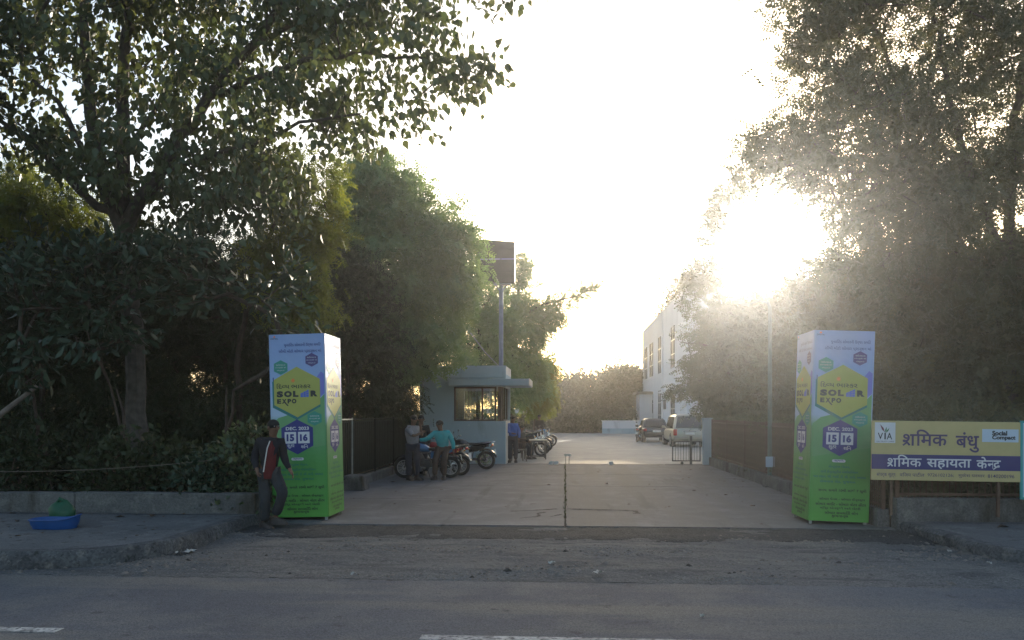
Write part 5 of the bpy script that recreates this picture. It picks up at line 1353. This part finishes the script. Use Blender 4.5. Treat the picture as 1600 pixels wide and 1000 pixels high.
B1 = G(216, 16.2)
tree('heart_leaved_tree', 'tall heart-leaved tree with forked trunks overhanging the left side of the driveway', 'tree', B1,
     [([B1, W(215, 640, 16.2), W(210, 540, 16.2), W(194, 360, 16.2)], .22, .165, None),
      (line_pts([(194, 360, 16.2), (160, 285, 16.0), (138, 150, 16), (132, 0, 16), (140, -120, 16)]), .15, .06, 0),
      (line_pts([(194, 360, 16.2), (192, 240, 16.2), (196, 90, 16.2), (206, -100, 16.4)]), .16, .07, 0),
      (line_pts([(194, 360, 16.2), (250, 268, 15.9), (330, 150, 15.6), (400, 60, 15.4), (470, -40, 15.2)]), .15, .06, 0),
      (line_pts([(150, 270, 16), (90, 160, 15.8), (30, 100, 15.6)]), .07, .035, 0),
      (line_pts([(180, 345, 16.2), (70, 245, 15.8), (0, 185, 15.5)]), .10, .05, 0),
      (line_pts([(192, 250, 16.2), (260, 140, 16.4), (330, 95, 16.6)]), .06, .03, 0),
      (line_pts([(330, 150, 15.6), (450, 105, 15.0), (560, 80, 14.6), (650, 90, 14.3)]), .07, .025, 0),
      (line_pts([(250, 268, 15.9), (380, 230, 15.4), (470, 190, 15.0), (560, 180, 14.6)]), .06, .022, 0),
      (line_pts([(400, 60, 15.4), (530, 10, 14.8), (640, -10, 14.4), (720, -25, 14)]), .05, .022, 0)],
     [sph(140, -30, 16.3, 3.3, 2.0, 2.6), sph(370, 0, 15.6, 2.8, 1.7, 2.2), sph(40, 130, 15.8, 1.7, 1.6, 1.8), sph(520, 60, 14.8, 1.5, 1.2, 1.3), sph(600, 20, 14.5, 1.35, .85, 1.0), sph(470, 180, 15, 1.35, .85, 1.1), sph(250, 230, 16, 2.2, 1.5, 1.9), sph(370, 290, 15.6, 1.5, .9, 1.2)],
     560, 38, .24, T_HEART, .135, M['leaf_peepal'], M['bark_grey'], 21, None, (0, 0, -1.0), .55, outward=.25, singles=300,
     gaps=[(W(75, 110, 15.6), (.55, 4, .5)), (W(160, 190, 16), (.18, 4, .9)), (W(240, 200, 15.6), (.35, 4, .35))],
     extra=[W(*q) for q in [(640, 60, 14.3), (670, 95, 14.2), (690, 120, 14.2), (655, 150, 14.3), (630, 170, 14.3), (655, 195, 14.2), (600, 160, 14.4), (570, 200, 14.6), (610, 120, 14.4), (700, 60, 14.1), (690, 20, 14.1), (745, 100, 14.0), (765, 112, 14.0), (752, 106, 14), (725, 140, 14.1), (718, 125, 14.1), (575, 120, 14.5), (560, 215, 14.6), (655, 15, 14.2), (790, 2, 13.9), (735, -15, 13.9), (540, 150, 14.6), (665, 175, 14.3), (710, 95, 14.1)]])

# large-leaved shrubs in front of the heart-leaved tree
def big_shrub(label, px, D, blobs, seed, lean=0):
    b = G(px, D)
    tree('broad_leaved_shrub', label, 'shrub', b, [([b, b + Vector((.1 + lean * .3, 0, 1.1)), b + Vector((lean, -.1, 2.3))], .04, .025, None), ([b + Vector((.1 + lean * .3, 0, 1.1)), b + Vector((-.3 + lean, .2, 2.4))], .03, .02, 0)],
         blobs, 75, 12, .17, T_OVAL, .22, M['leaf_big'], M['bark'], seed, 'broad-leaved shrubs behind the left wall', (0, -.25, -.05), .75, outward=.8, singles=70, wander=.16, size_var=.35)
big_shrub('broad-leaved shrub at the left edge with pale drooping leaf clusters', 60, 14.6, [sph(70, 430, 14.4, 1.0, .75, .7), sph(20, 560, 14.2, .6, .5, .5)], 31)
big_shrub('broad-leaved shrub below the forked tree trunks, leaves in star-shaped whorls', 190, 14.9, [sph(170, 420, 14.6, 1.0, .7, .7), sph(150, 520, 14.4, .75, .45, .6)], 32)
big_shrub('broad-leaved shrub leaning towards the left advertising tower', 330, 15.0, [sph(300, 420, 14.8, 1.05, .8, .8), sph(430, 440, 14.6, .7, .75, .6), sph(480, 530, 14.9, .5, .35, .5)], 33, .5)
bY = G(378, 18.6)
tree('yellow_green_tree', 'slender tree with sunlit yellow green leaves behind the left advertising tower', 'tree', bY, [([bY, W(372, 560, 18.6), W(395, 420, 18.4), W(440, 330, 18.2)], .09, .04, None)],
     [sph(470, 330, 18.2, .95, 1.35, .9), sph(440, 440, 18.2, .8, .9, .8), sph(400, 260, 18.4, .8, .6, .8), sph(480, 470, 18, .6, .7, .6)], 200, 24, .17, T_SPRAY, .24, M['leaf_yellow'], M['bark'], 41, None, (.15, -.1, -.6), .6)
bY = G(60, 19)
tree('yellow_green_tree', 'yellow green bush glowing behind the broad-leaved shrubs at the left edge', 'tree', bY, [([bY, W(70, 520, 19), W(80, 400, 19)], .08, .04, None)],
     [sph(80, 350, 18.8, 1.7, .9, 1.2), sph(30, 300, 18.8, .9, .8, .9)], 150, 22, .19, T_SPRAY, .26, M['leaf_yellow'], M['bark'], 43, None, (.15, -.1, -.6), .6)
# dark wood behind the left wall
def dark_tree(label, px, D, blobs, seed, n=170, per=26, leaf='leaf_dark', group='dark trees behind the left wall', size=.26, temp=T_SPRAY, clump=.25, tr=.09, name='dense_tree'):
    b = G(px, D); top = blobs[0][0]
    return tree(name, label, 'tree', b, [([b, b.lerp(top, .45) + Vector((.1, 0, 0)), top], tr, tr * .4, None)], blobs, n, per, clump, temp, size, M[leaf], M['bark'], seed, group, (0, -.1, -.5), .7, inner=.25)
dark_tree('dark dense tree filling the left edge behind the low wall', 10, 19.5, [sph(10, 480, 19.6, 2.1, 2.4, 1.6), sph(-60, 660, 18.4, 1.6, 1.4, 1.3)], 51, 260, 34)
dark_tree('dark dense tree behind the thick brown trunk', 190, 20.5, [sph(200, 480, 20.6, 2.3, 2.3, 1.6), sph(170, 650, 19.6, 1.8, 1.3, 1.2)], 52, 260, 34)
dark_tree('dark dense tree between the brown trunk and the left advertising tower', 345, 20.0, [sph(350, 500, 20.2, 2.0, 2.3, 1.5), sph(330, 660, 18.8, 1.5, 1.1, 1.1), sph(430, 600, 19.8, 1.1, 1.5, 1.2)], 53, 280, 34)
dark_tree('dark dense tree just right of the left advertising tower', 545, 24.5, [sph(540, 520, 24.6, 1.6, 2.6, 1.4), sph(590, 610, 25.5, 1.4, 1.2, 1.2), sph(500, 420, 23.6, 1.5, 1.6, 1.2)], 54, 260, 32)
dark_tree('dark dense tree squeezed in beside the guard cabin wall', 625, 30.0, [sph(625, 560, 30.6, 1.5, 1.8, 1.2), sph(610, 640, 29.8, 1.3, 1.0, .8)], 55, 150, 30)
dark_tree('unseen dark dense tree added past the left edge to shade the road', -300, 13.8, [sph(-330, 300, 13.8, 2.4, 2.6, 2.2), sph(-250, 60, 13, 2.6, 1.8, 2.4)], 59, 300, 34, temp=T_OVAL, size=.2)  # out of view, added to darken the left of the road
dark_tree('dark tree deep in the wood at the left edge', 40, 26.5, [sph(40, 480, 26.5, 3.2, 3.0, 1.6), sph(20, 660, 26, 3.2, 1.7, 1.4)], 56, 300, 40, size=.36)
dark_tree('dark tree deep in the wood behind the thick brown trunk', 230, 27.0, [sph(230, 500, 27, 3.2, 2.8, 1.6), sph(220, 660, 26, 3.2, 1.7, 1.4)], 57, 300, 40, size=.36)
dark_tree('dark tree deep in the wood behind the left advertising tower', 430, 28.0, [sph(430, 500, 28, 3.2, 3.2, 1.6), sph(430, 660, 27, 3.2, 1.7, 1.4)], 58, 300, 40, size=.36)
for k, (px, D, z, col) in enumerate(((20, 14.4, 1.3, 0), (105, 15.4, 1.2, 0), (175, 14.2, 1.0, 0), (262, 14.6, 1.1, 0), (318, 14.0, .9, 0), (375, 14.0, 1.25, 1))):
    lab = ['low dark bush at the far left end of the low wall', 'low dark bush behind the blue tub', 'low dark bush in front of the thick brown trunk', 'low dark bush right of the thick brown trunk', 'low dark bush with a few shiny leaves, over the middle of the low wall', 'low green bush beside the man in the dark jacket'][k]
    b = G(px, D); tree('low_bush', lab, 'bush', b, [([b, b + Vector((0, 0, .5 * z))], .03, .02, None), ([b, b + Vector((.3, 0, .6 * z))], .025, .015, 0), ([b, b + Vector((-.3, 0, .6 * z))], .025, .015, 0)],
                      [(b + Vector((0, .1, z * .75)), (.62, .5, z * .62)), (b + Vector((.3, -.1, z * .5)), (.5, .4, z * .5))], 90, 20, .13, T_SMALL, .13, M[('leaf_dark', 'leaf_peepal')[col] if k != 4 else 'leaf_big'], M['bark'], 60 + k, 'low bushes behind the left wall', (0, -.2, .1), .8, crown='foliage', zmin=.1)
# round neem tree and its neighbours behind the cabin
bN = G(600, 27)
tree('round_tree', 'big round-crowned tree behind the guard cabin', 'tree', bN, [([bN, W(602, 600, 27), W(615, 480, 27)], .2, .14, None), (line_pts([(615, 480, 27), (560, 380, 27), (540, 300, 27)]), .08, .03, 0), (line_pts([(615, 480, 27), (660, 380, 27), (690, 330, 27)]), .08, .03, 0)],
     [sph(618, 425, 27.2, 2.7, 2.6, 2.3), sph(590, 320, 27, 1.8, 1.3, 1.5), sph(676, 405, 26.8, 1.35, 1.55, 1.3), sph(545, 500, 26.6, 1.6, 1.6, 1.4), sph(650, 540, 26.6, 1.7, 1.0, 1.3), sph(585, 270, 27, 1.0, .5, .9)], 640, 28, .27, T_WIDE, .32, M['leaf_neem'], M['bark'], 71, 'trees behind the guard cabin', (.1, -.1, -.55), .6, inner=.45)
bN = G(800, 41)
tree('round_tree', 'looser tree right of the hoarding box with a thin branch reaching over the yard', 'tree', bN, [([bN, W(800, 600, 41), W(805, 500, 41), W(812, 430, 41)], .16, .06, None), (line_pts([(806, 500, 41), (850, 475, 40.5), (890, 465, 40), (925, 452, 40)]), .06, .03, 0)],
     [sph(800, 520, 41, 1.7, 2.6, 1.6), sph(825, 590, 40, 1.2, 1.3, 1.2), sph(840, 500, 40.6, 1.0, 1.0, 1.0), sph(812, 425, 41, .7, .9, .7)], 280, 18, .25, T_WIDE, .34, M['leaf_neem'], M['bark'], 72, 'trees behind the guard cabin', (.1, -.1, -.4), .6,
     extra=[W(*q) for q in [(860, 470, 40.4), (880, 462, 40.2), (897, 470, 40.1), (905, 458, 40), (918, 452, 40), (928, 448, 40), (868, 482, 40.3), (862, 495, 40.4), (875, 492, 40.3)] for _ in (0, 1)])
bN = G(745, 36)
tree('round_tree', 'dark tree directly behind the hoarding pole', 'tree', bN, [([bN, W(748, 560, 36), W(750, 480, 36)], .13, .06, None)], [sph(745, 520, 36.5, 1.9, 2.3, 1.5), sph(765, 600, 36, 1.6, 1.2, 1.2)], 260, 28, .27, T_SPRAY, .32, M['leaf_neem'], M['bark'], 73, 'trees behind the guard cabin', (.1, -.1, -.5), .6)
bN = G(836, 50)
tree('weeping_tree', 'sunlit yellow green drooping tree beyond the motorcycle row', 'tree', bN, [([bN, W(836, 620, 50), W(838, 590, 50)], .1, .05, None)], [sph(835, 610, 50, 1.35, 1.6, 1.2), sph(846, 580, 49.5, .9, .8, .9)], 150, 22, .25, T_SPRAY, .36, M['leaf_yellow'], M['bark'], 74, None, (.05, -.1, -1.2), .45)
# far trees closing the yard
far = [(880, 82, [(880, 622, 2.4, 2.0), (885, 660, 2.8, 1.3)], 'round hazy tree at the far end of the yard, left of the gap of sky'), (915, 84, [(900, 607, 2.1, 1.8), (920, 650, 2.8, 1.5)], 'broad hazy tree in the middle of the far end of the yard'),
       (968, 88, [(968, 605, 2.0, 2.2), (985, 592, 1.4, 1.6), (950, 640, 2.6, 1.6)], 'tallest hazy tree at the far end of the yard, beside the white factory building'), (850, 76, [(848, 640, 2.6, 2.4), (835, 600, 2.2, 2.6)], 'hazy tree at the far left corner of the yard behind the parking shed'),
       (945, 79, [(945, 640, 2.4, 1.8), (930, 655, 2.2, 1.3)], 'low hazy bushy tree behind the low compound wall')]
for k, (px, D, bl, lab) in enumerate(far):
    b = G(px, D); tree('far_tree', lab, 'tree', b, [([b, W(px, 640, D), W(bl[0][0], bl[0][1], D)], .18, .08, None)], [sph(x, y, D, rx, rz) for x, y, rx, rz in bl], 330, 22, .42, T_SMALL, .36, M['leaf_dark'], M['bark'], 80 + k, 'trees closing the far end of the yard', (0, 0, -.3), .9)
hg = []
rngh = np.random.default_rng(5)
Ph = np.stack([rngh.uniform(-16, 6.5, 9000), rngh.uniform(74.6, 77.5, 9000), rngh.uniform(.05, 2.4, 9000)], 1)
Ph[:, 2] *= .75 + .35 * np.array([MN.noise(Vector((x * .5, 0, 2))) for x in Ph[:, 0]])
me, _, _ = leaves_mesh('far_hedge', rngh, Ph, np.array([[0, -.3, .3]]), .9, T_SMALL, .36, M['leaf_dark'])
tag(link('far_hedge', me), 'dark hedge along the far edge of the yard', 'hedge', None, 'stuff')

# ------------------------------------------------------------------ trees on the right
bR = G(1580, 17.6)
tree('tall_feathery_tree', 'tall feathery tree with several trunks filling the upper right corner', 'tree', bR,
     [([bR, W(1578, 560, 17.6), W(1575, 400, 17.6), W(1582, 230, 17.6), W(1600, 60, 17.8), W(1610, -80, 18)], .17, .06, None),
      (line_pts([(1576, 430, 17.6), (1520, 280, 17.4), (1480, 140, 17.2), (1455, 0, 17.2), (1440, -80, 17)]), .10, .04, 0),
      (line_pts([(1520, 280, 17.4), (1440, 200, 17.2), (1395, 120, 17), (1350, 0, 17)]), .07, .03, 0),
      (line_pts([(1440, 200, 17.2), (1330, 150, 17), (1290, 80, 16.8), (1270, 20, 16.8)]), .05, .02, 0),
      (line_pts([(1510, 270, 17.4), (1380, 265, 17.2), (1260, 265, 17), (1190, 290, 16.8)]), .05, .018, 0),
      (line_pts([(1582, 230, 17.6), (1640, 140, 17.4), (1690, 20, 17.4)]), .07, .03, 0)],
     [sph(1420, 60, 17.2, 2.5, 2.0, 1.8), sph(1330, 200, 17.0, 2.0, 1.45, 1.6), sph(1500, 250, 17.4, 2.0, 1.7, 1.6), sph(1600, 120, 17.6, 1.8, 2.4, 1.8), sph(1300, 40, 16.8, 1.0, 1.2, 1.0), sph(1235, 250, 16.8, .95, .75, .9), sph(1420, 350, 17.0, 1.6, .9, 1.3), sph(1540, 420, 17.8, 1.4, 1.0, 1.2), sph(1200, 235, 16.8, .55, .3, .5), sph(1400, 300, 17.6, 1.8, 1.0, 1.2), sph(1340, 420, 17.6, .9, .7, .9), sph(1480, 400, 18, 1.6, .8, 1.2)],
     960, 19, .25, T_WIDE, .24, M['leaf_right'], M['bark_grey'], 91, None, (-.2, 0, -.35), .6, gaps=[(W(1215, 385, 16.5), (.95, 6, .62)), (W(1470, 130, 17.2), (.25, 5, .22)), (W(1575, 170, 17.4), (.35, 5, .3)), (W(1550, 350, 17.4), (.3, 5, .25)), (W(1400, 75, 17), (.2, 5, .2))], outward=.6,  # first gap shapes the sun's glare as a hole in the crown
     extra=[W(*q) for q in [(1180, 270, 16.8), (1165, 262, 16.8), (1172, 235, 16.8), (1160, 295, 16.8), (1195, 210, 16.8), (1225, 130, 16.8), (1240, 95, 16.8), (1235, 30, 16.8), (1215, 15, 16.8)]])
bR = G(1205, 29.5)
tree('spreading_tree', 'hazy spreading tree against the sun in front of the white factory building', 'tree', bR, [([bR, W(1200, 620, 29.5), W(1195, 520, 29.5)], .18, .1, None), (line_pts([(1195, 560, 29.5), (1120, 540, 29), (1060, 535, 28.8)]), .05, .02, 0), (line_pts([(1195, 520, 29.5), (1130, 480, 29), (1080, 460, 28.8)]), .05, .02, 0), (line_pts([(1130, 480, 29), (1108, 425, 28.8), (1118, 355, 28.8)]), .035, .015, 0)],
     [sph(1190, 560, 29.5, 2.4, 2.3, 1.8), sph(1140, 600, 29.0, 1.5, .8, 1.2), sph(1135, 545, 28.8, 1.0, .9, 1.0), sph(1150, 500, 29, 1.3, .8, 1.1), sph(1112, 430, 28.8, .75, .6, .6), sph(1120, 355, 28.8, .6, .7, .6), sph(1150, 305, 28.8, .6, .4, .5), sph(1260, 520, 28.8, 2.2, 2.0, 1.6), sph(1240, 640, 28.5, 2.2, 1.2, 1.2), sph(1140, 640, 30, 1.2, .8, 1.0)], 620, 26, .25, T_WIDE, .30, M['leaf_right'], M['bark'], 92, None, (-.3, 0, -.3), .6, inner=.3, gaps=[(W(1205, 395, 29), (1.6, 5, 1.25))],  # gap leaves out foliage where the sun's glare would wash it away
     extra=[W(*q) for q in [(1066, 603, 28.8), (1060, 612, 28.8), (1080, 565, 28.8), (1078, 520, 28.8), (1072, 472, 28.8), (1084, 448, 28.8), (1092, 415, 28.8), (1106, 378, 28.8), (1118, 345, 28.8), (1135, 322, 28.8), (1100, 440, 28.8)]])
for k, (px, D, bl, lab) in enumerate([(1330, 21.5, [(1330, 540, 2.0, 1.9), (1270, 640, 1.3, 1.2), (1380, 640, 1.4, 1.2), (1330, 450, 1.5, 1.0)], 'dense brownish tree right behind the right advertising tower'),
                                     (1480, 18.5, [(1490, 540, 1.8, 1.8), (1450, 650, 1.5, 1.0), (1560, 650, 1.3, 1.0), (1450, 460, 1.4, .8)], 'dense brownish tree behind the yellow and blue sign'),
                                     (1640, 18.0, [(1640, 540, 1.7, 2.0), (1610, 660, 1.3, 1.0), (1620, 430, 1.3, 1.0)], 'dense brownish tree at the right edge of the picture')]):
    b = G(px, D); tree('dense_tree', lab, 'tree', b, [([b, W(px, 640, D), W(px + 5, 520, D)], .11, .06, None)], [sph(x, y, D, rx, rz) for x, y, rx, rz in bl], 330, 24, .22, T_WIDE, .32, M['leaf_hedge'], M['bark'], 95 + k, 'dense trees behind the right fence', (-.1, -.1, -.4), .7, inner=.2)
labs = ['brown leafed bush behind the bar fence, next to the pale blue gate post', 'brown leafed bush behind the middle of the driveway bar fence', 'brown leafed bush behind the bar fence and street lamp', 'brown leafed bush hidden behind the right advertising tower', 'brown leafed bush under the left half of the yellow sign', 'brown leafed bush under the right half of the yellow sign', 'brown leafed bush at the right end of the right wall', 'tall brown leafed bush filling the gap past the gate post']
for k, (x, y, rx, h) in enumerate([(6.9, 26.5, 1.2, 1.7), (6.9, 23.4, 1.2, 1.7), (6.9, 20.3, 1.2, 1.7), (6.9, 17.2, 1.2, 1.7), (7.0, 15.0, 1.1, 1.5), (8.8, 15.0, 1.1, 1.5), (10.8, 14.6, 1.2, 1.5), (7.4, 30.5, 1.5, 2.6)]):
    b = Vector((x, y, 0)); tree('hedge_bush', labs[k], 'bush', b, [([b, b + Vector((0, 0, h * .5))], .04, .02, None), ([b, b + Vector((.3, -.2, h * .6))], .03, .015, 0), ([b, b + Vector((-.3, .2, h * .6))], .03, .015, 0)],
         [(b + Vector((0, 0, h * .62)), (rx, 1.5, h * .62)), (b + Vector((-.2, 0, h * .3)), (rx, 1.5, h * .35))], 190, 20, .18, T_WIDE, .28, M['leaf_hedge'], M['bark'], 110 + k, 'bushes behind the right fence', (0, -.1, -.2), .8, crown='foliage', zmin=.05)
# tall trees added behind the factory to keep the low sun off the gateway
for k, (x, y, h, lab) in enumerate([(14.8, 97, 19.9, 'added tall shade tree behind the white factory building, nearest the yard'), (19.8, 98, 20.3, 'added tall shade tree behind the white factory building, the middle one'), (28, 99, 18.0, 'added tall shade tree behind the white factory building, farthest right'), (7.0, 101, 7.6, 'tree past the far corner of the white factory building')]):
    b = Vector((x, y, 0)); tree('far_tree', lab, 'tree', b, [([b, b + Vector((0, 0, h * .5)), b + Vector((.4, 0, h * .8))], .3, .12, None)], [(b + Vector((0, 0, h * .68)), (3.6, 3.2, h * .30)), (b + Vector((-1.2, 0, h * .42)), (3.0, 2.6, h * .26))], 460, 28, .55, T_SMALL, .50, M['leaf_dark'], M['bark'], 130 + k, 'trees behind the factory', (0, 0, -.3), .9)

# ------------------------------------------------------------------ ground litter, undergrowth, small things
rr = np.random.default_rng(8)
T_PEB = (np.array([(1, 0, 0), (0, 1, 0), (-1, 0, 0), (0, -1, 0), (0, 0, .7), (.5, .5, .5)], float) * .5, [(0, 1, 5), (0, 5, 4), (5, 1, 4), (1, 2, 4), (2, 3, 4), (3, 0, 4)])
def scatter(name, label, n, xr, yr, z, size, m, cat='gravel', T=T_PEB, dens=None):
    P = np.stack([rr.uniform(*xr, n), rr.uniform(*yr, n), np.zeros(n)], 1)
    if dens is not None: P = P[np.array([rr.random() < dens(p) for p in P])]
    P[:, 2] = [z(p[0], p[1]) if callable(z) else z for p in P]
    N = len(P); s = size * rr.lognormal(0, .55, N); a = rr.uniform(0, 6.28, N)
    Rm = np.zeros((N, 3, 3)); Rm[:, 0, 0] = np.cos(a); Rm[:, 0, 1] = -np.sin(a); Rm[:, 1, 0] = np.sin(a) * .8; Rm[:, 1, 1] = np.cos(a) * .8; Rm[:, 2, 2] = rr.uniform(.6, 1.1, N)
    V = np.einsum('nij,kj->nki', Rm, T[0]) * s[:, None, None] + P[:, None, :]
    me = fast_mesh(name, V.reshape(-1, 3), T[1], len(T[0]), N, rr.random(N), m)
    return tag(link(name, me), label, cat, None, 'stuff')
zz = lambda x, y: zsh(x, y, 0, 1) - .002
cl_ = lambda p: max(0, min(1, .06 + 2.4 * MN.noise(Vector((p[0] * .7, p[1] * 1.6, 4)))))
scatter('gravel', 'loose grey stones scattered over the rough shoulder', 20000, (-9, 9), (9.08, 12.6), zz, .028, M['stone'], 'gravel', dens=cl_)
scatter('pebbles', 'dark clods and stones scattered over the rough shoulder', 600, (-8, 8), (9.1, 11.6), zz, .038, M['clod'], 'pebbles', dens=cl_)
T_DRY = (np.array([(0, 0, 0), (-.3, .5, .18), (0, 1, .05), (.3, .5, .2)], float), [(0, 3, 2, 1)])
scatter('fallen_leaves', 'dry brown leaves scattered on the concrete driveway', 260, (-5, 5), (13.2, 27), .075, .055, M['dryleaf'], 'leaves', T_DRY, lambda p: .25 + .75 * (abs(p[0]) > 3))
scatter('fallen_leaves', 'dry brown leaves scattered on the left pavement', 130, (-12, -5.3), (10.2, 12.9), .232, .06, M['dryleaf'], 'leaves', T_DRY)
scatter('fallen_leaves', 'dry brown leaves scattered on the right pavement', 120, (5.6, 12), (10.4, 12.9), .202, .06, M['dryleaf'], 'leaves', T_DRY)
scatter('rubble', 'crumbled kerb rubble and soil in front of the right pavement', 1500, (4.9, 8.5), (9.5, 12.9), lambda x, y: .03, .05, M['stone'], 'rubble', dens=lambda p: math.exp(-abs(p[0] - 5.25 - max(0, 10.6 - p[1]) * 1.5) * 3.5))
scatter('rubble', 'crumbled kerb rubble along the left pavement edge', 900, (-12, -4.8), (8.9, 12.9), lambda x, y: .03, .04, M['stone'], 'rubble', dens=lambda p: math.exp(-min(abs(p[0] + 5.0), abs(p[1] - 9.15)) * 6))
T_GR = (np.array([(-.02, 0, 0), (.02, 0, 0), (.03, .1, .6), (0, .3, 1)], float), [(0, 1, 2, 3)])
scatter('undergrowth', 'dead leaves and grass under the shrubs behind the left wall', 6000, (-16, -5.2), (13.4, 26), 0.0, .16, M['dryleaf'], 'undergrowth', T_GR)
scatter('undergrowth', 'dry grass under the bushes behind the right fence', 5000, (5.3, 14), (13.4, 30), 0.0, .16, M['dryleaf'], 'undergrowth', T_GR)
def scrap(label, px, D, s, m, z, seed, name='paper_scrap', cat='litter'):
    rq = random.Random(seed); mb = MB(); n = 4
    vs = [(s * (i / n - .5) + rq.uniform(-.01, .01), s * .6 * (j / n - .5) + rq.uniform(-.01, .01), rq.uniform(0, .035)) for j in range(n + 1) for i in range(n + 1)]
    mb.add(vs, [(j * (n + 1) + i, j * (n + 1) + i + 1, (j + 1) * (n + 1) + i + 1, (j + 1) * (n + 1) + i) for j in range(n) for i in range(n)])
    o = mb.build(name, m); p = G(px, D); o.location = (p.x, p.y, z); o.rotation_euler = (0, 0, rq.uniform(0, 3)); tag(o, label, cat, 'litter on the shoulder')
scrap('crumpled white scrap on the shoulder near the left pavement kerb', 297, 10.75, .20, M['paper'], .04, 1)
scrap('small white scrap beside the crumpled one near the left kerb', 277, 10.6, .10, M['paper'], .04, 2)
scrap('white scrap lying mid shoulder in front of the driveway joint', 862, 9.85, .08, M['paper'], .05, 3)
scrap('pale scrap at the road edge left of the driveway centre', 551, 9.25, .09, M['paper'], .04, 4)
scrap('long pale scrap at the road edge right of the driveway centre', 935, 9.3, .15, M['paper'], .05, 5)
scrap('pale scrap on the shoulder at the foot of the right pavement', 1483, 10.6, .09, M['paper'], .06, 6)
scrap('pale scrap on the shoulder towards the right edge of the picture', 1545, 9.8, .08, M['paper'], .06, 7)
scrap('flat white scrap on the asphalt in the foreground', 1097, 7.45, .04, M['paper'], .006, 8)
# leaning dead branch and sagging wire in the left wood
q = MB(); a = W(-40, 680, 14.0); b = W(10, 640, 14.0); c = W(58, 603, 14.2); q.tube([a + Vector((0, 0, -.6)), a, b, c], [.055, .055, .05, .035], 8)
tag(q.build('dead_branch', M['deadwood'], None, True), 'pale bare branch leaning into the dark shrubs at the left edge', 'branch')
q = MB(); P_ = [W(0 + 330 * t, 737 - 18 * t * t, 13.6) for t in np.linspace(-.1, 1, 14)]; q.tube(P_, .006, 4)
tag(q.build('sagging_rope', M['deadwood']), 'thin pale rope strung between the shrubs above the left wall', 'rope')
bt_ = G(755, 28.3)
b = Vector((bt_.x, bt_.y - .1, .07)); tree('low_bush', 'small weed growing at the foot of the guard cabin wall', 'bush', b, [([b, b + Vector((0, 0, .2))], .01, .006, None)], [(b + Vector((0, 0, .2)), (.3, .12, .18))], 26, 12, .06, T_SMALL, .07, M['leaf_neem'], M['bark'], 150, None, (0, -.2, .3), .8, crown='foliage', zmin=.08)

# ------------------------------------------------------------------ haze
hz = MB(); hz.b2((-195, -95, -1.2), (195, 295, 24)); ho = hz.build('haze', [])  # haze volume added to stand in for the lens's veiling glare
hm = bpy.data.materials.new('haze'); hm.use_nodes = True; t = hm.node_tree; t.nodes.remove(t.nodes['Principled BSDF'])
pv = t.nodes.new('ShaderNodeVolumePrincipled'); pv.inputs['Color'].default_value = (.92, .92, .93, 1); pv.inputs['Density'].default_value = HAZE_DENSITY; pv.inputs['Anisotropy'].default_value = .86
t.links.new(pv.outputs[0], t.nodes['Material Output'].inputs['Volume']); ho.data.materials.append(hm); tag(ho, 'thin haze filling the air, added for the lens glare around the sun', 'haze', None, 'stuff')
